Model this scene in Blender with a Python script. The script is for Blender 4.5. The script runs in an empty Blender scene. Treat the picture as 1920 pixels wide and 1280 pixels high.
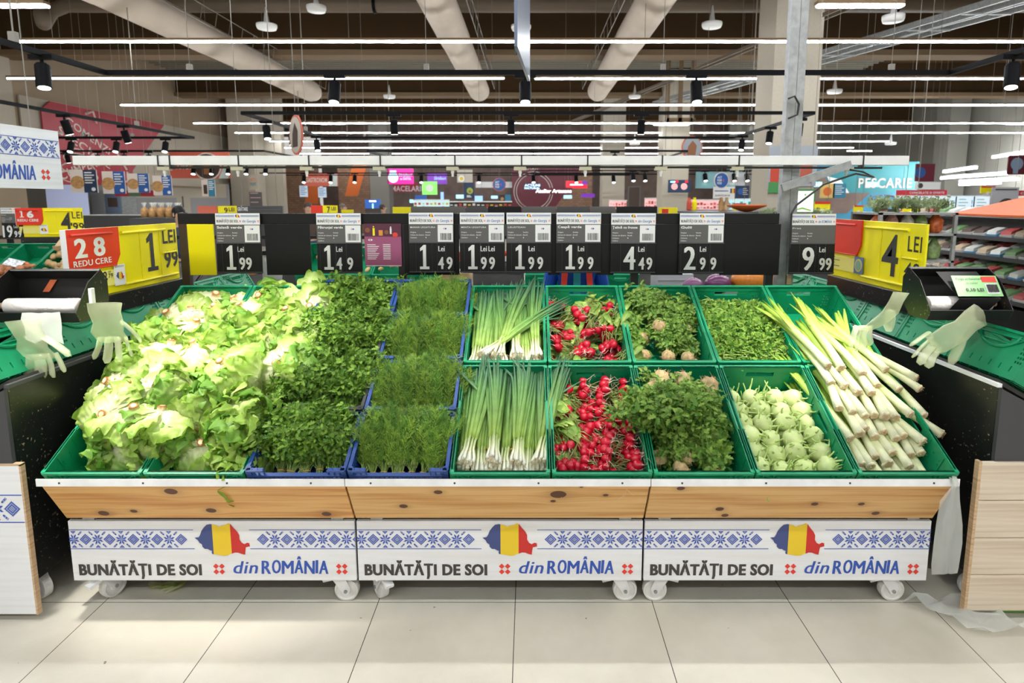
import bpy, math, random
from mathutils import Vector, Matrix, Euler, noise
PI = math.pi
rnd = random.Random(7)
# ---------------------------------------------------------------- camera
F = 1150.0; TH = math.radians(7.9); PX = 993.0; PY = 375 + F*math.tan(TH); H = 1.72
scene = bpy.context.scene
col = scene.collection
cd = bpy.data.cameras.new('camera'); cam = bpy.data.objects.new('camera', cd); col.objects.link(cam)
cam.location = (0, 0, H); cam.rotation_euler = (PI/2 - TH, 0, 0)
cd.sensor_width = 36; cd.lens = F/1920*36; cd.shift_x = -(PX-960)/1920; cd.shift_y = -(640-PY)/1920
cd.clip_start = 0.05; cd.clip_end = 200
cd.dof.use_dof = True; cd.dof.focus_distance = 2.9; cd.dof.aperture_fstop = 3.2
scene.camera = cam
scene.view_settings.view_transform = 'Standard'; scene.view_settings.look = 'None'
scene.view_settings.gamma = 1.0; scene.view_settings.exposure = 0.0; scene.view_settings.use_curve_mapping = False
# ---------------------------------------------------------------- world: soft light of the rest of the hall
w = bpy.data.worlds.new('hall_light'); scene.world = w; w.use_nodes = True
w.node_tree.nodes['Background'].inputs[0].default_value = (1.0, 0.95, 0.88, 1)
w.node_tree.nodes['Background'].inputs[1].default_value = 0.62
LAMP = 58.0      # radiance of the strip lamps
SPOT = 1.0       # multiplier of the track spots
EMIT_K = 1.0
def spot_light(loc, target, watts, size=50, blend=.6, color=(1, .97, .9), parent=None, radius=.04):
    l = bpy.data.lights.new('spot_bulb', 'SPOT'); l.energy = watts*SPOT; l.spot_size = math.radians(size); l.spot_blend = blend
    l.color = color; l.shadow_soft_size = radius
    o = bpy.data.objects.new('spot_bulb', l); col.objects.link(o)
    o.location = loc
    d = (Vector(target)-Vector(loc)).normalized()
    o.rotation_euler = d.to_track_quat('-Z', 'Y').to_euler()
    return o

# ---------------------------------------------------------------- helpers
_c, _s = math.cos(TH), math.sin(TH)
def atY(x, y, Y):
    a = (x-PX)/F; b = -(y-PY)/F
    t = Y/(_c+b*_s)
    return Vector((a*t, Y, H+(-_s+b*_c)*t))
def pxm(Y, z=1.72):      # pixels per metre at a place
    return F/(Y*_c-(z-H)*_s)

MATS = {}
def nd(nt, t, **kw):
    n = nt.nodes.new(t)
    for k, v in kw.items(): setattr(n, k, v)
    return n
def mat(name, c=(1,0,1), rough=.5, metal=0., var=.0, scale=30., emit=0., bump=0., bscale=60., spec=.5, alpha=1., trans=0., randv=0.):
    if name in MATS: return MATS[name]
    m = bpy.data.materials.new(name); m.use_nodes = True; nt = m.node_tree; L = nt.links.new
    b = nt.nodes['Principled BSDF']
    c = tuple(c)[:3]+(1,)
    b.inputs['Base Color'].default_value = c; b.inputs['Roughness'].default_value = rough; b.inputs['Metallic'].default_value = metal
    b.inputs['Specular IOR Level'].default_value = spec
    if alpha < 1: b.inputs['Alpha'].default_value = alpha
    if trans: b.inputs['Transmission Weight'].default_value = trans
    tc = nd(nt, 'ShaderNodeTexCoord')
    if var or randv:
        hs = nd(nt, 'ShaderNodeHueSaturation'); hs.inputs['Color'].default_value = c
        add = nd(nt, 'ShaderNodeMath', operation='ADD'); add.inputs[0].default_value = 1.0
        nz = nd(nt, 'ShaderNodeTexNoise'); nz.inputs['Scale'].default_value = scale; nz.inputs['Detail'].default_value = 4
        L(tc.outputs['Object'], nz.inputs['Vector'])
        mr = nd(nt, 'ShaderNodeMapRange'); mr.inputs['From Min'].default_value = .3; mr.inputs['From Max'].default_value = .7
        mr.inputs['To Min'].default_value = 1-var; mr.inputs['To Max'].default_value = 1+var
        L(nz.outputs['Fac'], mr.inputs['Value'])
        if randv:
            oi = nd(nt, 'ShaderNodeObjectInfo')
            m2 = nd(nt, 'ShaderNodeMapRange'); m2.inputs['To Min'].default_value = 1-randv; m2.inputs['To Max'].default_value = 1+randv
            L(oi.outputs['Random'], m2.inputs['Value'])
            mu = nd(nt, 'ShaderNodeMath', operation='MULTIPLY'); L(mr.outputs[0], mu.inputs[0]); L(m2.outputs[0], mu.inputs[1])
            L(mu.outputs[0], hs.inputs['Value'])
        else: L(mr.outputs[0], hs.inputs['Value'])
        L(hs.outputs[0], b.inputs['Base Color'])
    if bump:
        n2 = nd(nt, 'ShaderNodeTexNoise'); n2.inputs['Scale'].default_value = bscale; n2.inputs['Detail'].default_value = 3
        L(tc.outputs['Object'], n2.inputs['Vector'])
        bp = nd(nt, 'ShaderNodeBump'); bp.inputs['Strength'].default_value = bump; bp.inputs['Distance'].default_value = .01
        L(n2.outputs['Fac'], bp.inputs['Height']); L(bp.outputs[0], b.inputs['Normal'])
    if emit:
        b.inputs['Emission Color'].default_value = c; b.inputs['Emission Strength'].default_value = emit
    MATS[name] = m; return m

def veg(name, rough=.45, transl=.3, var=.25, scale=60., spec=.4, randv=.12, bump=.3, bscale=90.):
    """produce material: local colour from the mesh's colour attribute (the plant's own colouring)"""
    m = bpy.data.materials.new(name); m.use_nodes = True; nt = m.node_tree; L = nt.links.new
    b = nt.nodes['Principled BSDF']; out = nt.nodes['Material Output']
    at = nd(nt, 'ShaderNodeAttribute'); at.attribute_name = 'Col'
    tc = nd(nt, 'ShaderNodeTexCoord'); nz = nd(nt, 'ShaderNodeTexNoise'); nz.inputs['Scale'].default_value = scale; nz.inputs['Detail'].default_value = 4
    L(tc.outputs['Object'], nz.inputs['Vector'])
    mr = nd(nt, 'ShaderNodeMapRange'); mr.inputs['From Min'].default_value = .3; mr.inputs['From Max'].default_value = .7
    mr.inputs['To Min'].default_value = 1-var; mr.inputs['To Max'].default_value = 1+var
    L(nz.outputs['Fac'], mr.inputs['Value'])
    oi = nd(nt, 'ShaderNodeObjectInfo')
    m2 = nd(nt, 'ShaderNodeMapRange'); m2.inputs['To Min'].default_value = 1-randv; m2.inputs['To Max'].default_value = 1+randv
    L(oi.outputs['Random'], m2.inputs['Value'])
    mu = nd(nt, 'ShaderNodeMath', operation='MULTIPLY'); L(mr.outputs[0], mu.inputs[0]); L(m2.outputs[0], mu.inputs[1])
    hs = nd(nt, 'ShaderNodeHueSaturation'); L(at.outputs['Color'], hs.inputs['Color']); L(mu.outputs[0], hs.inputs['Value'])
    L(hs.outputs[0], b.inputs['Base Color'])
    b.inputs['Roughness'].default_value = rough; b.inputs['Specular IOR Level'].default_value = spec
    bp = nd(nt, 'ShaderNodeBump'); bp.inputs['Strength'].default_value = bump; bp.inputs['Distance'].default_value = .004
    n3 = nd(nt, 'ShaderNodeTexNoise'); n3.inputs['Scale'].default_value = bscale; L(tc.outputs['Object'], n3.inputs['Vector'])
    L(n3.outputs['Fac'], bp.inputs['Height']); L(bp.outputs[0], b.inputs['Normal'])
    if transl:
        tr = nd(nt, 'ShaderNodeBsdfTranslucent'); L(hs.outputs[0], tr.inputs['Color'])
        mx = nd(nt, 'ShaderNodeMixShader'); mx.inputs[0].default_value = transl
        L(b.outputs[0], mx.inputs[1]); L(tr.outputs[0], mx.inputs[2]); L(mx.outputs[0], out.inputs['Surface'])
    MATS[name] = m; return m

_tc = {}
def text_mesh(s, bold=0.):
    k = (s, bold)
    if k not in _tc:
        cu = bpy.data.curves.new('t', 'FONT'); cu.body = s; cu.size = 1; cu.offset = bold; cu.resolution_u = 3; cu.space_character = 1.07; cu.fill_mode = 'FRONT'
        o = bpy.data.objects.new('t', cu); me = bpy.data.meshes.new_from_object(o)
        v = [tuple(p.co) for p in me.vertices]; f = [tuple(p.vertices) for p in me.polygons]
        bpy.data.objects.remove(o); bpy.data.curves.remove(cu); bpy.data.meshes.remove(me)
        _tc[k] = (v, f)
    return _tc[k]

class MB:
    def __init__(self): self.v = []; self.f = []; self.m = []; self.c = []; self.X = Matrix.Identity(4); self.col = (1, 1, 1); self.mi = 0
    def add(self, vs, fs, cols=None):
        n = len(self.v); X = self.X
        self.v += [X @ Vector(p) for p in vs]
        self.f += [tuple(i+n for i in f) for f in fs]; self.m += [self.mi]*len(fs)
        self.c += list(cols) if cols else [self.col]*len(vs)
        return self
    def box(self, x0, x1, y0, y1, z0, z1):
        return self.add([(x0,y0,z0),(x1,y0,z0),(x1,y1,z0),(x0,y1,z0),(x0,y0,z1),(x1,y0,z1),(x1,y1,z1),(x0,y1,z1)],
            [(0,3,2,1),(4,5,6,7),(0,1,5,4),(1,2,6,5),(2,3,7,6),(3,0,4,7)])
    def bar(self, a, b, wx, wz, up=(0,0,1)):
        a = Vector(a); b = Vector(b); d = (b-a).normalized(); s = d.cross(Vector(up))
        if s.length < 1e-3: s = d.cross(Vector((1,0,0)))
        s.normalize(); t = s.cross(d); s = s*wx/2; t = t*wz/2
        vs = [a-s-t, a+s-t, a+s+t, a-s+t, b-s-t, b+s-t, b+s+t, b-s+t]
        return self.add(vs, [(0,1,2,3),(7,6,5,4),(0,4,5,1),(1,5,6,2),(2,6,7,3),(3,7,4,0)])
    def tube(self, pts, r, n=8, caps=True, cols=None, flat=1.):
        pts = [Vector(p) for p in pts]; N = len(pts); rr = r if hasattr(r, '__len__') else [r]*N
        vs = []; cs = []; prev = None
        for i, p in enumerate(pts):
            d = (pts[min(i+1, N-1)]-pts[max(i-1, 0)])
            d = d.normalized() if d.length > 1e-9 else Vector((0,0,1))
            if prev is None:
                s = d.cross(Vector((0,0,1)));
                if s.length < .05: s = d.cross(Vector((1,0,0)))
            else: s = prev - d*prev.dot(d)
            s.normalize(); prev = s; t = s.cross(d)
            for k in range(n):
                a = 2*PI*k/n; vs.append(p+(s*math.cos(a)+t*math.sin(a)*flat)*rr[i]); cs.append(cols[i] if cols else self.col)
        fs = [(i*n+k, i*n+(k+1) % n, (i+1)*n+(k+1) % n, (i+1)*n+k) for i in range(N-1) for k in range(n)]
        if caps: fs += [tuple(range(n-1, -1, -1)), tuple((N-1)*n+k for k in range(n))]
        return self.add(vs, fs, cs)
    def lathe(self, prof, n=16, cols=None, wob=0., seed=0):
        vs = []; cs = []
        for i, (r, z) in enumerate(prof):
            for k in range(n):
                a = 2*PI*k/n; q = r
                if wob: q = r*(1+wob*noise.noise(Vector((math.cos(a)*2+seed, math.sin(a)*2, z*40))))
                vs.append((q*math.cos(a), q*math.sin(a), z)); cs.append(cols[i] if cols else self.col)
        N = len(prof)
        fs = [(i*n+k, i*n+(k+1) % n, (i+1)*n+(k+1) % n, (i+1)*n+k) for i in range(N-1) for k in range(n)]
        fs += [tuple(range(n-1, -1, -1)), tuple((N-1)*n+k for k in range(n))]
        return self.add(vs, fs, cs)
    def prism(self, poly, h0, h1, axis='y'):
        """outline in (x, z) extruded along y from h0 to h1 (axis 'x': outline in (y, z))"""
        n = len(poly)
        if axis == 'y': vs = [(p[0], h0, p[1]) for p in poly]+[(p[0], h1, p[1]) for p in poly]
        elif axis == 'x': vs = [(h0, p[0], p[1]) for p in poly]+[(h1, p[0], p[1]) for p in poly]
        else: vs = [(p[0], p[1], h0) for p in poly]+[(p[0], p[1], h1) for p in poly]
        fs = [tuple(range(n)), tuple(range(2*n-1, n-1, -1))]+[(i, i+n, (i+1) % n+n, (i+1) % n) for i in range(n)]
        return self.add(vs, fs)
    def disc(self, cx, cz, r, y0, y1, n=20, sx=1.):
        return self.prism([(cx+sx*r*math.cos(2*PI*k/n), cz+r*math.sin(2*PI*k/n)) for k in range(n)], y0, y1)
    def text(self, s, x, z, y=0., width=None, cap=.05, bold=.02, shear=0., align='l', fat=0.):
        """lettering in the x-z plane facing -y"""
        if s == '1':
            w_ = width or cap*.5; k = [(.0,0),(1,0),(1,.11),(.68,.11),(.68,1),(.42,1),(.04,.86),(.04,.74),(.34,.80),(.34,.11),(0,.11)]
            return self.add([(x+p[0]*w_, y, z+p[1]*cap) for p in k], [(0,1,2,3,9,10),(3,4,5,8,9),(5,6,7,8)])
        v, f = text_mesh(s, bold)
        if not v: return self
        x0 = min(p[0] for p in v); x1 = max(p[0] for p in v)
        sz = cap/.73; sx = sz if width is None else width/(x1-x0)
        W = (x1-x0)*sx
        ox = x if align == 'l' else (x-W/2 if align == 'c' else x-W)
        for d in ((0,) if not fat else (0, -fat, fat)): self.add([(ox+(p[0]-x0)*sx+shear*p[1]*sz+d*cap, y-abs(d)*.0002-(.00005 if d > 0 else 0), z+p[1]*sz) for p in v], f)
        return self
    def panel(self, W, Hh, t, holes, axis='y', off=0.):
        """a board W x Hh centred on x, standing on z=0, with rectangular openings (x0,x1,z0,z1)"""
        xs = sorted(set([-W/2, W/2]+[h[0] for h in holes]+[h[1] for h in holes]))
        zs = sorted(set([0, Hh]+[h[2] for h in holes]+[h[3] for h in holes]))
        def open_(cx, cz): return any(h[0] < cx < h[1] and h[2] < cz < h[3] for h in holes)
        for j in range(len(zs)-1):
            i = 0
            while i < len(xs)-1:
                cz = (zs[j]+zs[j+1])/2
                if open_((xs[i]+xs[i+1])/2, cz): i += 1; continue
                k = i
                while k < len(xs)-2 and not open_((xs[k+1]+xs[k+2])/2, cz): k += 1
                if axis == 'y': self.box(xs[i], xs[k+1], off, off+t, zs[j], zs[j+1])
                else: self.box(off, off+t, xs[i], xs[k+1], zs[j], zs[j+1])
                i = k+1
        return self
    def build(self, name, mats, parent=None, smooth=False, label=None, bevel=0.):
        me = bpy.data.meshes.new(name); me.from_pydata([tuple(p) for p in self.v], [], self.f)
        if not isinstance(mats, (list, tuple)): mats = [mats]
        for m in mats: me.materials.append(MATS[m] if isinstance(m, str) else m)
        if len(mats) > 1: me.polygons.foreach_set('material_index', self.m)
        if any(c != (1, 1, 1) for c in self.c[:1]) or len(set(self.c[:50])) > 1:
            a = me.color_attributes.new('Col', 'FLOAT_COLOR', 'POINT')
            fl = []
            for c in self.c: fl += [c[0], c[1], c[2], 1.]
            a.data.foreach_set('color', fl)
        if smooth: me.polygons.foreach_set('use_smooth', [True]*len(me.polygons))
        me.update()
        o = bpy.data.objects.new(name, me); col.objects.link(o)
        if parent: o.parent = parent
        if label: o['label'] = label
        if bevel:
            bm = o.modifiers.new('bevel', 'BEVEL'); bm.width = bevel; bm.segments = 2; bm.limit_method = 'ANGLE'
        return o

def tag(o, label, cat, group=None, kind=None):
    o['label'] = label; o['category'] = cat
    if group: o['group'] = group
    if kind: o['kind'] = kind
    return o
def thing(name, label, cat, loc=(0,0,0), rot=(0,0,0), group=None):
    o = bpy.data.objects.new(name, None); col.objects.link(o); o.empty_display_size = .05
    o.location = loc; o.rotation_euler = rot
    return tag(o, label, cat, group)
def struct(name, mb, m):
    o = mb.build(name, m); o['kind'] = 'structure'; return o
def dup(root, label=None, group=None, M=None):
    def cp(o, par):
        c = o.copy(); col.objects.link(c); c.parent = par
        for ch in kids.get(o.name, []): cp(ch, c)
        return c
    kids = {}
    def walk(o):
        kids[o.name] = list(o.children)
        for ch in o.children: walk(ch)
    walk(root)
    r = cp(root, None)
    if label: r['label'] = label
    if group: r['group'] = group
    if M is not None: r.matrix_basis = M
    return r
class Proto:
    """first use places the prototype itself, later ones copy it"""
    def __init__(self, variants): self.vs = variants; self.used = [False]*len(variants)
    def place(self, i, M, label, group):
        i %= len(self.vs); r = self.vs[i]
        if not self.used[i]:
            self.used[i] = True; r.matrix_basis = M; r['label'] = label; r['group'] = group; return r
        return dup(r, label, group, M)
ORD = ['', 'first','second','third','fourth','fifth','sixth','seventh','eighth','ninth','tenth','eleventh','twelfth','thirteenth','fourteenth','fifteenth','sixteenth','seventeenth','eighteenth','nineteenth','twentieth']
def lerp(a, b, t): return tuple(a[i]+(b[i]-a[i])*t for i in range(3))
def ramp(stops, t):
    for (t0, c0), (t1, c1) in zip(stops, stops[1:]):
        if t <= t1: return lerp(c0, c1, max(0, (t-t0)/(t1-t0)))
    return stops[-1][1]
# slope of the main display: u = world x, v up the slope, w off the slope
A = math.radians(29.2); SY, SZ = 2.392, .462
def SL(u, v, w): return Vector((u, SY+v*math.cos(A)-w*math.sin(A), SZ+v*math.sin(A)+w*math.cos(A)))
RS = Matrix.Rotation(A, 4, 'X')
def SM(u, v, w, rz=0, rx=0, ry=0, s=1.):
    return Matrix.Translation(SL(u, v, w)) @ RS @ Matrix.Rotation(rz, 4, 'Z') @ Matrix.Rotation(rx, 4, 'X') @ Matrix.Rotation(ry, 4, 'Y') @ Matrix.Scale(s, 4)

# ---------------------------------------------------------------- materials
def tile_mat():
    m = bpy.data.materials.new('floor_tile'); m.use_nodes = True; nt = m.node_tree; L = nt.links.new
    b = nt.nodes['Principled BSDF']
    g = nd(nt, 'ShaderNodeNewGeometry'); sp = nd(nt, 'ShaderNodeSeparateXYZ'); L(g.outputs['Position'], sp.inputs[0])
    outs = []
    for ax, off in ((0, -.062), (1, 2.436)):
        a = nd(nt, 'ShaderNodeMath', operation='SUBTRACT'); L(sp.outputs[ax], a.inputs[0]); a.inputs[1].default_value = off-.592/2
        mo = nd(nt, 'ShaderNodeMath', operation='FLOORED_MODULO'); L(a.outputs[0], mo.inputs[0]); mo.inputs[1].default_value = .592
        s2 = nd(nt, 'ShaderNodeMath', operation='SUBTRACT'); L(mo.outputs[0], s2.inputs[0]); s2.inputs[1].default_value = .296
        ab = nd(nt, 'ShaderNodeMath', operation='ABSOLUTE'); L(s2.outputs[0], ab.inputs[0])
        lt = nd(nt, 'ShaderNodeMath', operation='LESS_THAN'); L(ab.outputs[0], lt.inputs[0]); lt.inputs[1].default_value = .0016
        outs.append(lt)
    mx = nd(nt, 'ShaderNodeMath', operation='MAXIMUM'); L(outs[0].outputs[0], mx.inputs[0]); L(outs[1].outputs[0], mx.inputs[1])
    nz = nd(nt, 'ShaderNodeTexNoise'); nz.inputs['Scale'].default_value = 1.6; nz.inputs['Detail'].default_value = 6; nz.inputs['Roughness'].default_value = .6; L(g.outputs['Position'], nz.inputs['Vector'])
    cr = nd(nt, 'ShaderNodeValToRGB'); L(nz.outputs['Fac'], cr.inputs[0])
    cr.color_ramp.elements[0].color = (.60, .56, .455, 1); cr.color_ramp.elements[0].position = .3
    cr.color_ramp.elements[1].color = (.72, .68, .575, 1); cr.color_ramp.elements[1].position = .6
    # small dirt specks
    n2 = nd(nt, 'ShaderNodeTexNoise'); n2.inputs['Scale'].default_value = 28; n2.inputs['Detail'].default_value = 2; L(g.outputs['Position'], n2.inputs['Vector'])
    th = nd(nt, 'ShaderNodeMapRange'); th.inputs['From Min'].default_value = .76; th.inputs['From Max'].default_value = .79; L(n2.outputs['Fac'], th.inputs['Value'])
    m1 = nd(nt, 'ShaderNodeMixRGB'); L(th.outputs[0], m1.inputs[0]); L(cr.outputs[0], m1.inputs[1]); m1.inputs[2].default_value = (.25, .2, .13, 1)
    m3 = nd(nt, 'ShaderNodeMixRGB'); L(mx.outputs[0], m3.inputs[0]); L(m1.outputs[0], m3.inputs[1]); m3.inputs[2].default_value = (.05, .045, .04, 1)
    L(m3.outputs[0], b.inputs['Base Color']); b.inputs['Roughness'].default_value = .22; b.inputs['Specular IOR Level'].default_value = .45
    MATS['floor_tile'] = m
tile_mat()
def wood_mat(name, base, dark, knots, knotc=(.10, .035, .012), gscale=34.):
    """planed board: grain runs along x and bends round the knots (object coordinates, metres)"""
    m = bpy.data.materials.new(name); m.use_nodes = True; nt = m.node_tree; L = nt.links.new
    b = nt.nodes['Principled BSDF']; tc = nd(nt, 'ShaderNodeTexCoord'); sp = nd(nt, 'ShaderNodeSeparateXYZ'); L(tc.outputs['Object'], sp.inputs[0])
    def mth(op, a, b_=None):
        n = nd(nt, 'ShaderNodeMath', operation=op)
        for i, q in enumerate((a, b_)):
            if q is None: continue
            if isinstance(q, (int, float)): n.inputs[i].default_value = q
            else: L(q, n.inputs[i])
        return n.outputs[0]
    x = sp.outputs[0]; z = sp.outputs[2]; g = z; kn = None; ringm = None
    for (kx, kz, kr) in knots:
        dx = mth('MULTIPLY', mth('SUBTRACT', x, kx), .72/kr); dz = mth('MULTIPLY', mth('SUBTRACT', z, kz), 1./kr)
        d2 = mth('ADD', mth('MULTIPLY', dx, dx), mth('MULTIPLY', dz, dz))
        dxx = mth('MULTIPLY', dx, .35)
        e = mth('POWER', 2.718, mth('MULTIPLY', mth('ADD', mth('MULTIPLY', dxx, dxx), mth('MULTIPLY', mth('MULTIPLY', dz, dz), .35)), -1.))
        g = mth('SUBTRACT', g, mth('MULTIPLY', mth('MULTIPLY', e, dz), kr*.9))
        k = mth('LESS_THAN', d2, .8); kn = k if kn is None else mth('MAXIMUM', kn, k)
        hal = mth('POWER', 2.718, mth('MULTIPLY', d2, -.45)); ringm = hal if ringm is None else mth('MAXIMUM', ringm, hal)
    cb = nd(nt, 'ShaderNodeCombineXYZ'); L(mth('MULTIPLY', x, .9), cb.inputs[0]); L(mth('MULTIPLY', g, gscale), cb.inputs[2])
    nz = nd(nt, 'ShaderNodeTexNoise'); nz.inputs['Scale'].default_value = 1.4; nz.inputs['Detail'].default_value = 5; nz.inputs['Distortion'].default_value = .25; L(cb.outputs[0], nz.inputs['Vector'])
    cr = nd(nt, 'ShaderNodeValToRGB'); L(nz.outputs['Fac'], cr.inputs[0])
    e = cr.color_ramp.elements; e[0].position = .36; e[0].color = tuple(dark)+(1,); e[1].position = .56; e[1].color = tuple(base)+(1,)
    cur = cr.outputs[0]
    if kn is not None:
        m1 = nd(nt, 'ShaderNodeMixRGB'); L(mth('MULTIPLY', ringm, .55), m1.inputs[0]); L(cur, m1.inputs[1]); m1.inputs[2].default_value = tuple(q*.45 for q in dark)+(1,)
        m2 = nd(nt, 'ShaderNodeMixRGB'); L(kn, m2.inputs[0]); L(m1.outputs[0], m2.inputs[1]); m2.inputs[2].default_value = knotc+(1,); cur = m2.outputs[0]
    L(cur, b.inputs['Base Color']); b.inputs['Roughness'].default_value = .45
    MATS[name] = m
wood_mat('pine_left', (.74, .43, .15), (.56, .24, .055), [(.50, .185, .021), (.30, .05, .012), (.17, .035, .018), (.62, .055, .017), (1.09, .03, .016), (.52, .225, .008)])
wood_mat('pine_middle', (.74, .46, .18), (.58, .28, .075), [(.36, .18, .014), (.21, .085, .014), (.84, .165, .026), (.82, .12, .009), (1.03, .16, .009), (.93, .215, .006)])
wood_mat('pine_right', (.72, .45, .18), (.56, .27, .08), [(.12, .205, .013), (.30, .065, .014), (.33, .02, .012), (.87, .10, .011), (.95, .035, .013), (.68, .10, .012)])
wood_mat('white_wash', (.80, .81, .82), (.75, .75, .75), [], gscale=30.)
wood_mat('pale_plank', (.68, .58, .45), (.56, .45, .33), [(.12, .5, .006)], gscale=40.)
mat('pine_dark', (.05,.03,.02), .4)
wood_mat('raw_edge', (.60, .42, .25), (.45, .29, .15), [], gscale=60.)
mat('black_board', (.022, .021, .02), .32, var=.3, scale=15)
def speck_mat():
    m = bpy.data.materials.new('scuffed_black'); m.use_nodes = True; nt = m.node_tree; L = nt.links.new
    b = nt.nodes['Principled BSDF']; tc = nd(nt, 'ShaderNodeTexCoord')
    n = nd(nt, 'ShaderNodeTexNoise'); n.inputs['Scale'].default_value = 75; n.inputs['Detail'].default_value = 3; L(tc.outputs['Object'], n.inputs['Vector'])
    n2 = nd(nt, 'ShaderNodeTexNoise'); n2.inputs['Scale'].default_value = 3; L(tc.outputs['Object'], n2.inputs['Vector'])
    mu = nd(nt, 'ShaderNodeMath', operation='MULTIPLY_ADD'); L(n2.outputs['Fac'], mu.inputs[0]); mu.inputs[1].default_value = .25; L(n.outputs['Fac'], mu.inputs[2])
    mr = nd(nt, 'ShaderNodeMapRange'); mr.inputs['From Min'].default_value = .79; mr.inputs['From Max'].default_value = .86; L(mu.outputs[0], mr.inputs['Value'])
    mx = nd(nt, 'ShaderNodeMixRGB'); L(mr.outputs[0], mx.inputs[0]); mx.inputs[1].default_value = (.012, .012, .011, 1); mx.inputs[2].default_value = (.32, .26, .17, 1)
    L(mx.outputs[0], b.inputs['Base Color']); b.inputs['Roughness'].default_value = .28
    MATS['scuffed_black'] = m
speck_mat()
mat('matte_black', (.010, .010, .010), .45, spec=.25)
mat('dark_grey', (.06, .06, .065), .5)
mat('sign_grey', (.11, .105, .10), .5)
mat('card_white', (.82, .82, .80), .5)
mat('white_plastic', (.75, .74, .71), .4, var=.08)
mat('white_metal', (.82, .83, .83), .35, var=.08, scale=12)
mat('aluminium', (.84, .84, .82), .38, .15, var=.06, scale=8)
mat('galvanised', (.34, .35, .345), .45, .35, var=.18, scale=25)
mat('ink_dark', (.055, .048, .046), .6)
mat('ink_blue', (.03, .09, .42), .6)
mat('ink_red', (.75, .05, .03), .6)
mat('flag_blue', (.055, .075, .22), .6); mat('flag_yellow', (.80, .56, .02), .6); mat('flag_red', (.58, .025, .02), .6)
mat('digit_white', (.80, .80, .77), .5)
mat('crate_green', (.004, .27, .115), .38, var=.12, scale=12, randv=.08)
mat('crate_green_dark', (.006, .20, .10), .4, var=.12, scale=12)
mat('crate_blue', (.012, .055, .23), .38, var=.15, scale=12, randv=.1)
mat('crate_black', (.02, .02, .022), .4)
mat('sign_yellow', (.93, .80, .0), .38)
mat('sign_red', (.76, .035, .012), .38)
mat('digit_black', (.03, .028, .026), .5)
mat('lamp_tube', (.93, .97, 1.0), .4, emit=LAMP)
mat('lamp_face', (1., .97, .9), .4, emit=14)
mat('cable', (.02, .02, .02), .5)
mat('wire', (.22, .20, .17), .6)
mat('rubber', (.75, .35, .1), .5)
# ---------------------------------------------------------------- floor
MB_ = MB(); MB_.box(-20, 22, -3, 46, -.1, 0); struct('floor', MB_, 'floor_tile')

# ---------------------------------------------------------------- embroidery band, map, crosses
def star_cells():
    s = {(0,0)}
    q = [(2,1),(3,1),(4,1),(5,1),(3,2),(4,2),(5,2),(6,2),(5,3),(6,3),(7,3),(1,1)]
    for a, b in q: s |= {(a,b),(b,a)}
    q = [(7,7),(8,8),(8,7),(7,8),(8,9),(9,8),(9,10),(10,9),(10,10),(11,10),(10,11),(11,12),(12,11),(0,9),(0,10),(1,10),(1,11),(2,11),(2,12),(3,12),(0,12),(1,12)]
    s |= set(q)
    out = set()
    for x, y in s:
        for sx in (1,-1):
            for sy in (1,-1): out.add((x*sx, y*sy))
    return out
STAR = star_cells()
DIA = {(x,y) for x in range(-8,9) for y in range(-8,9) if abs(x)+abs(y) <= 8 and (abs(x)+abs(y)) in (8,7,5,4,2,0) and not ((abs(x)+abs(y)) == 4 and (x+y) % 2)}
def stitch(mb, cx, cz, cells, u, y, x0, x1):
    for (i, j) in cells:
        a = cx+(i-.5)*u; b = cx+(i+.5)*u
        a = max(a, x0); b = min(b, x1)
        if b-a < u*.2: continue
        z = cz+(j-.5)*u
        mb.add([(a,y,z),(b,y,z),(b,y,z+u),(a,y,z+u)], [(0,1,2,3)])
RO = [(150,315),(185,312),(200,290),(215,250),(240,215),(265,190),(300,183),(330,190),(355,195),(380,210),(400,198),(440,190),(465,175),(485,185),(510,220),(540,255),(558,290),(558,335),(575,365),(600,380),(625,365),(645,370),(648,400),(625,405),(610,410),(605,440),(600,482),(570,475),(540,462),(510,460),(490,468),(460,475),(440,490),(400,492),(360,485),(328,478),(300,475),(295,460),(300,445),(275,435),(262,425),(235,425),(215,405),(212,380),(190,365),(178,340)]
def clip_poly(P, x0, x1):
    def cl(P, xx, keep):
        o = []
        for i in range(len(P)):
            a = P[i]; b = P[(i+1) % len(P)]; ia = keep(a[0]); ib = keep(b[0])
            if ia: o.append(a)
            if ia != ib:
                t = (xx-a[0])/(b[0]-a[0]); o.append((xx, a[1]+t*(b[1]-a[1])))
        return o
    return cl(cl(P, x0, lambda q: q >= x0), x1, lambda q: q <= x1)
def ro_map(parent, cx, cz, W, y, dy=.0012):
    k = W/498.
    for nm, a, b, mt in (('blue_map_stripe', 0, 314, 'flag_blue'), ('yellow_map_stripe', 314, 480, 'flag_yellow'), ('red_map_stripe', 480, 700, 'flag_red')):
        P = [(cx+(p[0]-399)*k, cz-(p[1]-333)*k) for p in clip_poly(RO, a, b)]
        MB().prism(P[::-1], y-dy, y).build(nm, mt, parent)
def crosses(mb, cx, cz, r, y):
    for sx in (-1, 1):
        for sz in (-1, 1):
            x = cx+sx*r; z = cz+sz*r; q = r*.95
            mb.prism([(x-q,z),(x,z-q),(x+q,z),(x,z+q)], y-.0008, y)
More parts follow.
